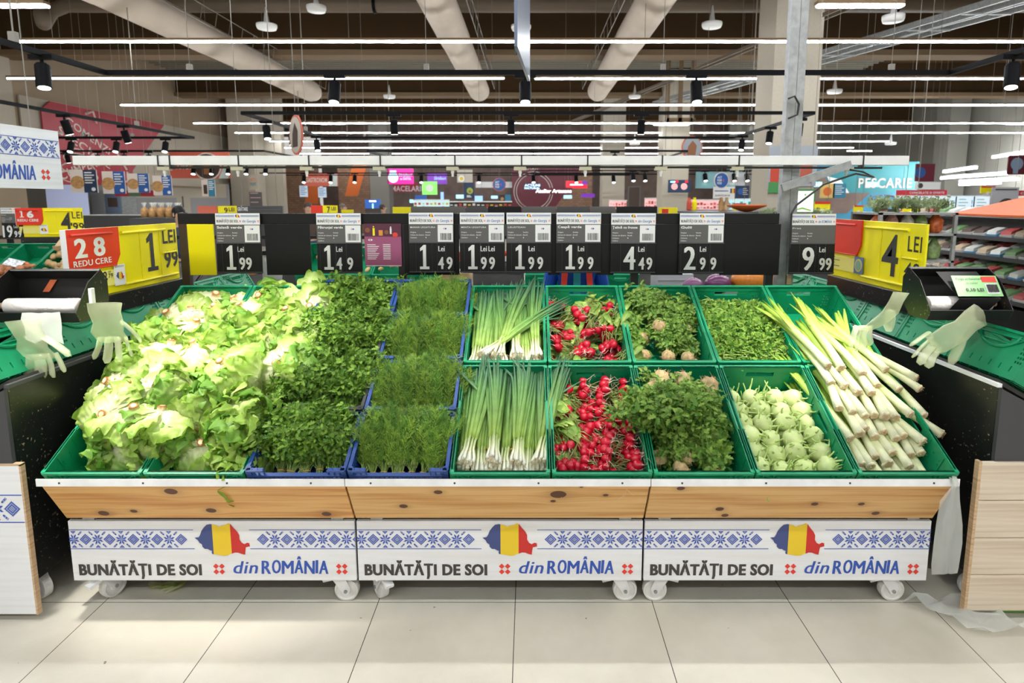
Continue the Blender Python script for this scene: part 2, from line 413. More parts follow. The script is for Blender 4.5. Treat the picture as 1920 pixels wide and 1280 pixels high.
def printed_panel(parent, W, kx=1., kz=1.06, name_off=0., only=None):
    """slogan, map and stitched band on a white board; local x from 0, z from 0, facing -y"""
    Y = -.0012
    b = MB(); xa, xb = (0, 1.2) if only is None else only
    dz = .176*kz
    for k in range(5):
        stitch(b, .47-.1*k, dz, DIA, .1/34, Y, xa, .52); stitch(b, .42-.1*k, dz, STAR, .1/34, Y, xa, .52)
    for k in range(5):
        stitch(b, .813+.1*k, dz, DIA, .1/34, Y, .75, xb); stitch(b, .863+.1*k, dz, STAR, .1/34, Y, .75, xb)
    for z in (.136*kz, .216*kz):
        b.box(xa, .523, Y, -.0004, z-.0012, z+.0012); b.box(.757, xb, Y, -.0004, z-.0012, z+.0012)
    b.build('embroidery_band', 'ink_blue', parent)
    t = MB(); t.text('BUNĂTĂȚI DE SOI', .03, .0245*kz, Y, width=.515, cap=.047*kz, bold=.03, fat=.03); t.build('slogan_lettering', 'ink_dark', parent)
    t = MB(); t.text('din', .677, .031*kz, Y, width=.10, cap=.056*kz, bold=0., shear=.25, fat=.025)
    x = .800
    for i, (ch, wd) in enumerate((('R',.036),('O',.034),('M',.046),('Â',.034),('N',.040),('I',.007),('A',.036))):
        t.text(ch, x, (.029+(.003 if i % 2 else 0))*kz, Y, width=wd, cap=.060*kz, bold=0., shear=.06, fat=.035); x += wd+.0075
    t.build('country_lettering', 'ink_blue', parent)
    c = MB(); crosses(c, .62, .05*kz, .0125, Y); crosses(c, 1.138, .05*kz, .0125, Y); c.build('cross_stitch_mark', 'ink_red', parent)
    ro_map(parent, .642, .176*kz, .228, Y)

# ---------------------------------------------------------------- casters
def caster(parent, x, y, rz, top=.125, r=.052):
    f = MB(); f.X = Matrix.Translation((x, y, 0)) @ Matrix.Rotation(rz, 4, 'Z')
    f.box(-.045, .045, -.05, .05, top-.006, top)
    f.tube([(0,0,top-.005),(0,0,top-.022)], .028, 14)
    for s in (-1, 1): f.prism([(-.03,top-.02),(.03,top-.02),(.048,r+.012),(.040,r-.014),(.018,r-.012)], s*.024-.002, s*.024+.002)
    fo = f.build('caster_fork', 'white_metal', parent)
    wh = MB(); wh.X = f.X @ Matrix.Translation((.028, 0, r)) @ Matrix.Rotation(PI/2, 4, 'X')
    wh.lathe([(.018,-.019),(.020,-.016),(r-.013,-.015),(r-.010,-.019),(r-.002,-.017),(r,-.008),(r,.008),(r-.002,.017),(r-.010,.019),(r-.013,.015),(.020,.016),(.018,.019)], 30)
    wo = wh.build('wheel', 'white_plastic', fo, smooth=False)
    ax = MB(); ax.X = f.X; ax.tube([(.028,-.031,r),(.028,.031,r)], .008, 8); ax.build('axle_bolt', 'galvanised', fo)
    br = MB(); br.X = f.X; br.prism([(-.075,top-.028),(-.02,top-.012),(.0,top-.02),(-.02,top-.03),(-.07,top-.042)], -.018, .018); br.build('brake_lever', 'white_metal', fo)
# ---------------------------------------------------------------- produce stands (profile in y-z; front at y=0)
def stand(name, label, W, front, loc, rz, back_h=1.02):
    r = thing(name, label, 'display stand', loc, (0, 0, rz), 'wheeled produce stands')
    fr = MB()
    for x in (.004, W-.022):
        fr.prism([(.02,.13),(1.10,.13),(1.10,back_h),(.0,.415),(.02,.40)], x, x+.018, 'x')
    fr.box(.022, W-.022, .10, 1.06, .13, .15)
    fr.bar((W/2,.06,.428),(W/2,1.09,1.004), W-.05, .016)
    fr.build('black_body', 'black_board', r)
    MB().box(.002, W-.002, 1.085, 1.103, .15, back_h).build('back_board', 'scuffed_black', r)
    return r
names3 = ['left wheeled produce stand under the lettuces with a slogan board below pine', 'middle wheeled produce stand under the dill, spring onions and radishes, slogan board below pine', 'right wheeled produce stand under the kohlrabi and leeks, slogan board below pine']
X0 = -1.93
for k in range(3):
    r = stand('produce_stand', names3[k], 1.2, None, (X0+1.205*k, 2.40, 0), 0)
    pb = MB(); pb.X = Matrix.Rotation(math.atan2(.11, .20), 4, 'X')
    pb.box(.001, 1.199, -.0, .02, 0, .228)
    o = pb.build('pine_board', ['pine_left','pine_middle','pine_right'][k], r, bevel=.0015)
    # grain follows the board: keep the mesh in board coordinates
    for v in o.data.vertices: v.co = pb.X.inverted() @ v.co
    o.matrix_basis = Matrix.Translation((0, -.002, .408)) @ pb.X
    lg = MB(); lg.box(-.001 if k else -.012, 1.201 if k < 2 else 1.212, -.118, -.114, .604, .634)
    lo = lg.build('metal_edge', 'white_metal', r)
    sc = MB()
    for i in range(4):
        q = MB(); sc.X = Matrix.Translation((.08+.33*i+.02*k, -.118, .618)) @ Matrix.Rotation(PI/2, 4, 'X'); sc.lathe([(.0042,0),(.004,.0015),(.001,.002)], 10)
    sc.X = Matrix.Identity(4); sc.build('edge_screw', 'ink_dark', lo)
    fp = MB(); fp.box(.002, 1.198, 0, .018, 0, .268); po = fp.build('front_panel', 'white_wash', r, bevel=.001); po.location = (0, 0, .126)
    printed_panel(po, 1.2)
    lt = MB()
    for x in (.06, 1.10): lt.box(x, x+.05, .006, .02, .392, .405)
    lt.build('hinge', 'galvanised', r)
    caster(r, 1.11 if k < 2 else 1.06, .06, .0, top=.13); caster(r, .09, .06, [1.15, 2.2, PI][k], top=.13)
    caster(r, 1.10, 1.0, .3, top=.13); caster(r, .1, 1.0, .3, top=.13)

# ---------------------------------------------------------------- crates
def crate_proto(m, W=.396, D=.596, Hh=.20, slots=None):
    r = thing('crate', '', 'crate')
    t = .008
    b = MB(); b.box(-W/2+.01, W/2-.01, -D/2+.01, D/2-.01, 0, .008)
    for i in range(7): b.box(-W/2+.02+i*(W-.05)/6, -W/2+.028+i*(W-.05)/6, -D/2+.01, D/2-.01, -.004, 0)
    b.build('base', m, r)
    for s in (-1, 1):
        e = MB(); hx = .065
        holes = [(-hx,hx,Hh-.058,Hh-.03)]
        holes += [(-W/2+.05+.055*i, -W/2+.056+.055*i, .03, .055) for i in range(6)]
        holes += [(-W/2+.020+.013*j, -W/2+.028+.013*j, z, z+.010) for j in range(3) for z in (.07,.09,.11,.13)]
        holes += [(W/2-.028-.013*j, W/2-.020-.013*j, z, z+.010) for j in range(3) for z in (.07,.09,.11,.13)]
        y0 = -D/2+.004 if s < 0 else D/2-.012
        e.panel(W-.012, Hh, t, holes, off=y0)
        # handle surround, rim, ribs
        yo = y0-.006 if s < 0 else y0+t; yi = yo+.006
        e.tube([((hx+.03)*math.cos(PI+PI*q/10)*1.15, (yo+yi)/2, Hh-.022+.062*math.sin(PI+PI*q/10)) for q in range(11)], .0075, 6); e.box(-hx-.004, hx+.004, yo, yi, Hh-.063, Hh-.057)
        y2 = y0-.008 if s < 0 else y0; e.box(-W/2+.004, W/2-.004, y2, y2+.016, Hh-.012, Hh)
        e.box(-W/2+.01, W/2-.01, y2, y2+.016, Hh-.034, Hh-.030)
        for i in range(9):
            x = -W/2+.03+i*(W-.06)/8
            if abs(x) > .09:
                e.box(x-.002, x+.002, y2, y2+.016, Hh-.032, Hh-.01)
        for q in (-1, 1): e.prism([(q*.10,Hh-.055),(q*.104,Hh-.055),(q*.165,Hh-.015),(q*.158,Hh-.013)], y2, y2+.016)
        e.build('end_panel', m, r)
    for s in (-1, 1):
        e = MB()
        holes = [(-.055,.055,Hh-.062,Hh-.032)]
        for i in range(12):
            y = -D/2+.045+i*.044
            if abs(y) > .08: holes += [(y, y+.007, z, z+.007) for z in (Hh-.075, Hh-.055, Hh-.12, Hh-.14)]
            holes += [(y, y+.006, .03, .05)]
        x0 = -W/2+.002 if s < 0 else W/2-.010
        e.panel(D-.012, Hh, t, holes, axis='x', off=x0)
        x2 = x0-.002 if s < 0 else x0-.003
        e.box(x2, x2+.013, -D/2+.004, -.08, Hh-.012, Hh); e.box(x2, x2+.013, .08, D/2-.004, Hh-.012, Hh)
        e.box(x2, x2+.013, -.08, .08, Hh-.018, Hh-.006)
        for y in (-.22,-.12,.12,.22): e.box(x2, x2+.013, y, y+.004, .01, Hh-.01)
        e.build('side_panel', m, r)
    for sx in (-1, 1):
        for sy in (-1, 1): c = MB(); c.box(sx*(W/2-.008)-.008, sx*(W/2-.008)+.008, sy*(D/2-.008)-.008, sy*(D/2-.008)+.008, 0, Hh+.002); c.build('corner_post', m, r)
    return r
def blue_proto(m, W=.394, D=.30, Hh=.155):
    r = thing('crate', '', 'crate')
    b = MB(); b.box(-W/2+.01, W/2-.01, -D/2+.01, D/2-.01, 0, .006); b.build('base', m, r)
    lo = Hh-.035
    for s in (-1, 1):
        e = MB(); y0 = -D/2+.002 if s < 0 else D/2-.008
        holes = [(-W/2+.02+i*.0176, -W/2+.032+i*.0176, z, z+.013) for i in range(20) for z in (.01+.0185*j for j in range(6))]
        e.panel(W-.01, lo, .006, holes, off=y0)
        e.box(-W/2+.004, W/2-.004, y0-.005, y0+.011, lo-.004, lo+.003)
        for q in (-1, 1):
            hx = [(q*(W/2-.045)-.018+.018*j, q*(W/2-.045)-.008+.018*j, lo+.008, Hh-.01) for j in range(3)]
            hx = [(a+0, b2+0, c1, d1) for a, b2, c1, d1 in hx]
            xs = q*(W/2-.038); e.box(xs-.034, xs+.034, y0-.006, y0+.01, Hh-.008, Hh)
            for j in range(4): e.box(xs-.034+.0215*j, xs-.030+.0215*j, y0, y0+.006, lo, Hh)
        e.build('end_panel', m, r)
    for s in (-1, 1):
        e = MB(); x0 = -W/2+.002 if s < 0 else W/2-.008
        holes = [(-D/2+.02+i*.0176, -D/2+.032+i*.0176, z, z+.013) for i in range(15) for z in (.01+.0185*j for j in range(7))]
        e.panel(D-.01, Hh-.012, .006, holes, axis='x', off=x0)
        e.box(x0-.004, x0+.010, -D/2+.004, D/2-.004, Hh-.014, Hh-.005)
        e.build('side_panel', m, r)
    for sx in (-1, 1):
        for sy in (-1, 1): c = MB(); c.box(sx*(W/2-.01)-.01, sx*(W/2-.01)+.01, sy*(D/2-.01)-.01, sy*(D/2-.01)+.01, 0, Hh); c.build('corner_post', m, r)
    return r
green = Proto([crate_proto('crate_green')]); blue = Proto([blue_proto('crate_blue')]); blackc = Proto([blue_proto('crate_black')])
CU = [-1.725+.4022*k for k in range(9)]
what = {0:'leftmost lettuce column',1:'second lettuce column',4:'spring onion column',5:'radish column',6:'celeriac column',7:'kohlrabi column',8:'leek column'}
for k in (0,1,4,5,6,7,8):
    for j, nm in ((0, 'front'), (1, 'back')):
        green.place(0, SM(CU[k], .302+j*.622, .022), 'green folding crate, %s one of the %s' % (nm, what[k]), 'green crates on the sloped display')
for k, nm in ((2, 'parsley'), (3, 'dill')):
    for j in range(4):
        pr = blackc if (k == 2 and j in (1, 2)) else blue
        cn = 'black' if pr is blackc else 'blue'
        pr.place(0, SM(CU[k], .155+j*.313, .082+.004*j), '%s lattice crate of the %s, %s from the front' % (cn, nm, ORD[j+1]), 'small lattice crates of herbs')
# ---------------------------------------------------------------- produce
veg('leaf_lettuce', .42, .35, .16, 22, .35, .10, .5, 45)
veg('leaf_herb', .5, .3, .28, 40, .35, .18, .2)
veg('leaf_onion', .4, .12, .15, 30, .45, .10, .1)
veg('radish_skin', .22, 0., .12, 40, .5, .12, .1)
veg('root_skin', .7, 0., .3, 45, .3, .15, .6, 70)
veg('kohlrabi_skin', .5, 0., .10, 35, .35, .10, .25, 40)
veg('leek_skin', .36, .12, .10, 25, .45, .08, .15, 60)

def leaf(mb, X, L, W, bend, cup, ruffle, ns, nt, stops, fr=5, seed=0., wprof=None, quilt=0.):
    """a ruffled leaf growing along +x from the origin, bending by 'bend' radians upwards (+z)"""
    vs = []; cs = []; p = Vector((0,0,0)); th = 0.
    wp = wprof or (lambda u: (.16+.84*min(1, u*1.9)**.8)*math.sqrt(max(0, 1-max(0, (u-.55)/.47)**2.6)))
    for i in range(ns+1):
        u = i/ns
        if i: th = bend*(u**1.15); p = p+Vector((math.cos(th), 0, math.sin(th)))*L/ns
        nrm = Vector((-math.sin(th), 0, math.cos(th))); tan = Vector((math.cos(th), 0, math.sin(th)))
        for j in range(nt+1):
            s = 2*j/nt-1
            hw = W/2*wp(u)
            rf = ruffle*(abs(s)**1.8)*u*(math.sin(fr*(u*3.1+s*.8)+seed)+.6*math.sin(fr*2.3*u+seed*2+s*3))
            rf += ruffle*.35*noise.noise(Vector((u*4+seed, s*3, seed)))*min(1, u*2)
            if quilt: rf += quilt*math.sin(2*PI*(u*5-abs(s)*1.8))*min(1, u*3)*(1-abs(s)**4)+quilt*1.6*noise.noise(Vector((u*11+seed, s*6, seed)))
            q = p + nrm*(cup*hw*abs(s)**1.6+rf) + Vector((0, hw*s*(1-.12*abs(s)), 0)) + tan*(rf*.5)
            vs.append(X @ q)
            t = min(1, .72*u+.35*abs(s)*min(1, u*2)); vein = max(0, .30*(1-u)*(1-abs(s)*5)); sv = (u*5-abs(s)*1.8) % 1.
            if quilt and .1 < abs(s): vein += .10 if sv < .22 else 0.
            cs.append(ramp(stops, min(1, max(0, t-vein+.10*noise.noise(q*40)))))
    fs = [(i*(nt+1)+j, i*(nt+1)+j+1, (i+1)*(nt+1)+j+1, (i+1)*(nt+1)+j) for i in range(ns) for j in range(nt)]
    mb.add(vs, fs, cs)
R = Matrix.Rotation; T = Matrix.Translation
LST = [(0, (.80,.80,.56)), (.22, (.75,.79,.45)), (.5, (.56,.69,.22)), (.78, (.38,.55,.10)), (1.0, (.25,.44,.05))]
LIN = [(0, (.84,.85,.60)), (.4, (.78,.80,.42)), (1.0, (.60,.70,.22))]
LDK = [(0, (.76,.78,.50)), (.25, (.50,.62,.20)), (.6, (.26,.46,.08)), (1.0, (.16,.36,.04))]
def lettuce(seed, opened):
    g = random.Random(seed); r = thing('lettuce', '', 'lettuce')
    o = MB(); n = 15
    for i in range(n):
        az = i*2.4+g.uniform(-.25,.25); k = i/n          # outer leaves first
        if opened: el = .05+.75*k+g.uniform(-.1,.15); bend = g.uniform(-.25,.7)+.5*k
        else: el = g.uniform(.1,.5)+k*.65; bend = g.uniform(.3,1.3)+k*.5
        X = R(az, 4, 'Z') @ T((.008, 0, .004+.010*k)) @ R(-el, 4, 'Y') @ R(g.uniform(-.4,.4), 4, 'X')
        leaf(o, X, g.uniform(.155,.20)*(1-.15*k), g.uniform(.15,.20)*(1-.1*k), bend, g.uniform(.1,.4), .018, 30, 18, LDK if g.random() < .25 else LST, fr=g.uniform(4.5,8), seed=g.uniform(0,50), quilt=.0026)
    o.build('outer_leaves', 'leaf_lettuce', r, smooth=True)
    o = MB()
    for i in range(9):
        X = R(i*2.4, 4, 'Z') @ T((.004, 0, .02)) @ R(-1.0-g.uniform(0,.25), 4, 'Y')
        leaf(o, X, g.uniform(.10,.14), .12, 1.15, .55, .013, 14, 12, LIN, fr=7, seed=g.uniform(0,50), quilt=.002)
    o.build('heart_leaves', 'leaf_lettuce', r, smooth=True)
    s = MB(); s.lathe([(.008,-.016),(.016,-.016),(.0175,-.008),(.020,.01)], 14, cols=[(.30,.12,.035),(.36,.14,.04),(.60,.42,.20),(.80,.80,.55)], wob=.2)
    s.lathe([(.005,-.0168),(.011,-.0168),(.010,-.015)], 12, cols=[(.66,.52,.30)]*3)
    s.build('cut_stem', 'root_skin', r, smooth=False)
    return r
def leaflet(mb, X, s, c1, c2, g):
    """one parsley-like leaf: three lobed leaflets on a fork"""
    pts = [(0,0),(.30,-.30),(.34,-.12),(.62,-.34),(.62,-.12),(.80,-.22),(.86,-.05),(1.0,0),(.86,.07),(.80,.22),(.62,.12),(.62,.34),(.34,.12),(.30,.30)]
    for a, q in ((0,1.), (1.15,.8), (-1.15,.8)):
        Y = X @ R(a, 4, 'Z') @ T((.12*s, 0, 0)) @ R(g.uniform(-.5,.3), 4, 'Y') @ R(g.uniform(-.4,.4), 4, 'X')
        vs = [Y @ Vector((p[0]*s*q, p[1]*s*q, (abs(p[1])*.35-.25*p[0]*p[0])*s*q)) for p in pts]
        c = lerp(c1, c2, g.random()); n = len(pts)
        mb.add(vs+[Y @ Vector((.5*s*q, 0, -.05*s*q))], [(n, i, (i+1) % n) for i in range(n)], [c]*(n+1))
def rband(r, y, rad, m='rubber'):
    b = MB(); b.tube([(rad*math.cos(a*PI/8), y, rad*math.sin(a*PI/8)*.7) for a in range(17)], .0016, 5, caps=False); b.build('rubber_band', m, r)
def parsley(seed, name='parsley_bunch', c1=(.05,.15,.014), c2=(.27,.45,.06), st=((.34,.46,.13),(.14,.32,.04)), L=.205, n=40, ls=.031, nl=6, spread=.075):
    """bunch along +y, root end at y=0"""
    g = random.Random(seed); r = thing(name, '', 'herb bunch')
    s = MB(); lf = MB()
    for i in range(n):
        a = g.uniform(0, 2*PI); q = math.sqrt(g.random()); x0 = .014*q*math.cos(a); z0 = .011*q*math.sin(a)
        ex = spread*q*math.cos(a)+g.uniform(-.01,.01); ez = spread*.75*q*math.sin(a)+.02+g.uniform(0,.03); ll = L*g.uniform(.72,1.08)
        P = [Vector((x0*1.5, -.002+g.uniform(0,.012), z0*1.4)), Vector((x0, .05, z0)), Vector((x0+(ex-x0)*.3, ll*.45, z0+(ez-z0)*.25)), Vector((ex*.75, ll*.75, ez*.7)), Vector((ex, ll, ez))]
        s.tube(P, [.0017,.0017,.0014,.0011,.0007], 4, cols=[st[0], st[0], lerp(st[0], st[1], .5), st[1], st[1]])
        for k in range(nl):
            t = g.uniform(.70, 1.); f = t*4; j = min(3, int(f)); b = P[j].lerp(P[j+1], f-j)
            d = Vector((g.gauss(0,.022), g.gauss(0,.02), g.gauss(.006,.02)))
            X = T(b+d) @ R(g.uniform(0, 2*PI), 4, 'Z') @ R(g.uniform(-1.0,.5), 4, 'Y') @ R(g.uniform(-.7,.7), 4, 'X')
            leaflet(lf, X, ls*g.uniform(.7,1.25), c1, c2, g)
    s.build('stems', 'leaf_herb', r, smooth=True); lf.build('leaves', 'leaf_herb', r); rband(r, .05, .017)
    return r
def dill(seed):
    g = random.Random(seed); r = thing('dill_bunch', '', 'herb bunch'); s = MB(); lf = MB()
    yel = g.random() < .5
    for i in range(30):
        a = g.uniform(0, 2*PI); q = math.sqrt(g.random()); x0 = .012*q*math.cos(a); z0 = .010*q*math.sin(a)
        ex = .075*q*math.cos(a)+g.uniform(-.015,.015); ez = .05*q*math.sin(a)+.02+g.uniform(0,.02); ll = .24*g.uniform(.75,1.05)
        P = [Vector((x0*1.5,g.uniform(0,.01),z0*1.4)), Vector((x0,.05,z0)), Vector((x0+(ex-x0)*.3, ll*.4, z0+(ez-z0)*.25)), Vector((ex*.75, ll*.7, ez*.75)), Vector((ex, ll, ez-.008))]
        s.tube(P, [.0026,.0024,.0020,.0014,.0008], 4, cols=[(.38,.50,.13),(.36,.50,.12),(.26,.42,.07),(.08,.2,.03),(.06,.17,.025)])
        base = g.choice(((.035,.14,.022), (.07,.21,.03), (.12,.28,.035), (.28,.42,.05)))
        for k in range(13):
            t = .46+.54*k/12; f = t*4; j = min(3, int(f)); b = P[j].lerp(P[j+1], min(1, f-j)); dr = (P[j+1]-P[j]).normalized()
            for sd in (0, 1, 2):
                a2 = g.uniform(0, 2*PI); side = Vector((math.cos(a2), .2, math.sin(a2))); e = (dr*.8+side*.9).normalized()*g.uniform(.022,.046)
                c = lerp(base, (.26,.44,.07), g.random()*.5)
                def thread(p, v, w):
                    n = v.cross(Vector((g.uniform(-1,1),.3,1))).normalized()*w
                    lf.add([p-n, p+n, p+v*.55+n*.8+Vector((0,0,.002)), p+v, p+v*.55-n*.8+Vector((0,0,.002))], [(0,1,2,4),(4,2,3)], [c]*5)
                thread(b, e, .0012)
                for m in range(6):
                    u = .25+.12*m; a3 = g.uniform(0, 2*PI)
                    thread(b+e*u, (e.normalized()+Vector((math.cos(a3),math.sin(a3)*.6,math.sin(a3)))*.9).normalized()*g.uniform(.010,.018), .0009)
    s.build('stems', 'leaf_herb', r, smooth=True); lf.build('feathery_leaves', 'leaf_herb', r); rband(r, .045, .015)
    return r
def onions(seed):
    g = random.Random(seed); r = thing('spring_onion_bunch', '', 'spring onions'); b = MB(); lv = MB(); rt = MB()
    cw = (.82,.82,.68); cg = (.34,.50,.09); cm = (.11,.25,.055); cd_ = (.05,.14,.065)
    n = 9
    for i in range(n):
        a = i*2.4; q = math.sqrt((i+.5)/n); x0 = .022*q*math.cos(a); z0 = .014*q*math.sin(a)+.014
        y0 = g.uniform(0,.02); fx = x0*1.6
        rr = g.uniform(.0048,.0066)
        b.tube([(fx,y0,z0),(fx*1.02,y0+.006,z0),(fx,y0+.02,z0),(x0,y0+.06,z0),(x0*1.1,y0+.13,z0)], [rr*.7,rr*1.45,rr*1.15,rr,rr], 7, cols=[cw,cw,cw,(.72,.76,.45),cg])
        for k in range(10):
            d = Vector((g.gauss(0,.5), -g.uniform(.3,1), g.gauss(-.1,.5))).normalized()*g.uniform(.012,.03)
            m = Vector((fx, y0, z0)); rt.tube([m, m+d*.5+Vector((0,0,.002)), m+d+Vector((g.gauss(0,.004),0,-.004))], [.0006,.0005,.0003], 3, caps=False)
        for k in range(3):
            L = g.uniform(.38,.50); sx = x0*2.2+g.gauss(0,.024); sz = z0+g.uniform(-.004,.035)
            kink = g.uniform(.5,.9) if g.random() < .15 else 2; pts = []; N = 9
            for j in range(N+1):
                t = j/N; x = x0*1.1+(sx-x0)*t**1.5; z = z0+(sz-z0)*math.sin(t*PI*.6)-.010*t*t; y = y0+.11+L*t
                if t > kink: x += (t-kink)*.25*(1 if sx > 0 else -1); y -= (t-kink)*L*.5
                pts.append((x,y,z))
            w = g.uniform(.0075,.0120)
            lv.tube(pts, [w*.8,w,w*1.1,w*1.1,w*1.05,w,w*.9,w*.75,w*.5,w*.12], 6, cols=[ramp([(0,cg),(.25,lerp(cg,cm,.7)),(.5,cm),(.8,cd_),(1,cd_)], j/N) for j in range(N+1)], flat=.55)
    b.build('bulbs', 'leek_skin', r, smooth=True); lv.build('leaves', 'leaf_onion', r, smooth=True)
    rt.build('roots', mat('root_hair', (.62,.50,.30), .8), r); rband(r, .065, .027)
    return r
RLV = [(0,(.48,.56,.16)),(.4,(.30,.45,.09)),(1,(.17,.33,.05))]
def radishes(seed):
    """bulbs around the origin, leaves along +y"""
    g = random.Random(seed); r = thing('radish_bunch', '', 'radishes'); tp = MB(); lv = MB(); st = MB()
    for i in range(8):
        a = i*2.4; q = math.sqrt((i+.4)/8)*.050; p = Vector((q*math.cos(a), -.01+q*math.sin(a)*.6, q*.5*math.sin(a*1.7)+.018)); rr = g.uniform(.0165,.0235)
        b = MB(); rot = T(p) @ R(g.uniform(-.5,.5), 4, 'Z') @ R(PI/2+g.uniform(-.5,.5), 4, 'X')
        b.X = rot   # z axis of the lathe -> tail (towards -y)
        b.lathe([(.003,-rr*1.0),(rr*.6,-rr*.85),(rr*.93,-rr*.4),(rr,0),(rr*.93,rr*.4),(rr*.62,rr*.82),(rr*.22,rr*1.1),(.0012,rr*1.5)], 12, cols=[(.30,.01,.02)]*2+[(.47,.004,.022)]*4+[(.50,.03,.05),(.75,.5,.45)], wob=.06, seed=i)
        b.build('radish', 'radish_skin', r, smooth=True)
        e = rot @ Vector((0,0,rr*1.4)); d = (rot.to_3x3() @ Vector((0,0,1)))
        tp.tube([e, e+d*.015+Vector((g.gauss(0,.003),0,g.gauss(0,.003))), e+d*.035+Vector((g.gauss(0,.012),0,g.gauss(0.004,.01))), e+d*.05+Vector((g.gauss(0,.02),0,g.gauss(0,.012)))], [.0012,.0009,.0006,.0003], 4)
        for k in range(2):
            s0 = rot @ Vector((0,0,-rr)); m = Vector((g.gauss(0,.03), .08+g.uniform(-.01,.03), .03+g.uniform(-.01,.03)))
            st.tube([s0, s0.lerp(m,.5)+Vector((0,0,.01)), m], [.002,.0016,.0012], 4, cols=[(.45,.35,.15),(.38,.46,.13),(.3,.42,.1)])
            X = T(m) @ R(PI/2+g.gauss(0,.5), 4, 'Z') @ R(-g.uniform(-.3,.5), 4, 'Y') @ R(g.uniform(-.6,.6), 4, 'X')
            leaf(lv, X, g.uniform(.05,.085), g.uniform(.035,.05), -g.uniform(.3,1.2), .3, .006, 6, 6, RLV, fr=9, seed=g.uniform(0,50))
    lv.build('leaves', 'leaf_herb', r, smooth=True); st.build('stalks', 'leaf_herb', r, smooth=True)
    tp.build('taproots', mat('taproot', (.75,.52,.42), .7), r)
    return r
def celeriac(seed, root=True, rr=.036):
    g = random.Random(seed); r = thing('celeriac', '', 'celeriac'); s = MB(); lf = MB()
    b = MB(); prof = []
    for i in range(9):
        a = PI*i/8; prof.append((max(.002, rr*math.sin(a)*(1 if i < 5 else .95)), -rr*1.15*math.cos(a)))
    b.X = R(-PI/2, 4, 'X')
    b.lathe(prof, 14, cols=[ramp([(0,(.38,.25,.12)),(.5,(.50,.36,.18)),(1,(.48,.42,.18))], i/8) for i in range(9)], wob=.55, seed=seed*3)
    for k in range(26):
        d = Vector((g.gauss(0,.6), -abs(g.gauss(.6,.4)), g.gauss(0,.6))).normalized(); m = d*rr*.95
        b2 = [m, m+d*.008+Vector((g.gauss(0,.005),0,g.gauss(0,.005))), m+d*.012+Vector((g.gauss(0,.01),-.004,g.gauss(0,.01)))]
        X = b.X; b.X = Matrix.Identity(4); b.tube(b2, [.0016,.0011,.0004], 4, cols=[(.42,.28,.14)]*3); b.X = X
    b.build('root', 'root_skin', r, smooth=True)
    for i in range(15):
        a = g.uniform(0, 2*PI); q = math.sqrt(g.random()); L = g.uniform(.14,.26); ex = .09*q*math.cos(a); ez = .07*q*math.sin(a)+.03
        P = [Vector((.010*q*math.cos(a), rr*.8, .010*q*math.sin(a))), Vector((ex*.2, rr+.05, ez*.3)), Vector((ex*.6, rr+L*.6, ez*.8)), Vector((ex, rr+L, ez-.01))]
        s.tube(P, [.0035,.003,.0022,.001], 5, cols=[(.45,.50,.18),(.34,.44,.10),(.20,.34,.05),(.14,.28,.04)])
        for k in range(13):
            t = .35+.65*k/12; f = t*3; j = min(2, int(f)); p = P[j].lerp(P[j+1], min(1, f-j))
            X = T(p+Vector((g.gauss(0,.022), g.gauss(0,.016), g.gauss(.004,.016)))) @ R(g.uniform(0, 2*PI), 4, 'Z') @ R(g.uniform(-.9,.4), 4, 'Y') @ R(g.uniform(-.6,.6), 4, 'X')
            leaflet(lf, X, g.uniform(.024,.040), (.07,.19,.022), (.29,.44,.08), g)
    s.build('stalks', 'leaf_herb', r, smooth=True); lf.build('leaves', 'leaf_herb', r)
    return r
def kohlrabi(seed):
    g = random.Random(seed); r = thing('kohlrabi', '', 'kohlrabi'); rr = .046
    c0 = (.56,.66,.27); b = MB()
    prof = [(.006,-rr*.98),(rr*.30,-rr*.92),(rr*.7,-rr*.68),(rr*.95,-rr*.25),(rr,0.1*rr),(rr*.9,rr*.45),(rr*.62,rr*.75),(rr*.3,rr*.9),(.006,rr*.94)]
    b.lathe(prof, 18, cols=[(.60,.52,.30),(.62,.66,.33)]+[lerp(c0,(.66,.72,.36),.5)]*3+[c0]*4, wob=.12, seed=seed*5)
    b.build('bulb', 'kohlrabi_skin', r, smooth=True)
    s = MB()
    for i in range(8):
        a = i*2.4; el = .15+.15*i; d = Vector((math.cos(a)*math.cos(el), math.sin(a)*math.cos(el), math.sin(el))); m = d*rr*.93
        up = Vector((0,0,1)); L = g.uniform(.012,.045) if g.random() < .75 else .06
        e = (d*.7+up*.6+Vector((g.gauss(0,.3),g.gauss(0,.3),0))).normalized()
        s.tube([m-d*.004, m+d*.004+e*.004, m+e*L*.6, m+e*L+Vector((g.gauss(0,.006),g.gauss(0,.006),0))], [.0065,.0045,.0033,.0028], 6, cols=[c0,(.50,.62,.22),(.42,.56,.16),(.36,.5,.12)])
    s.build('leaf_stubs', 'kohlrabi_skin', r, smooth=True)
    return r
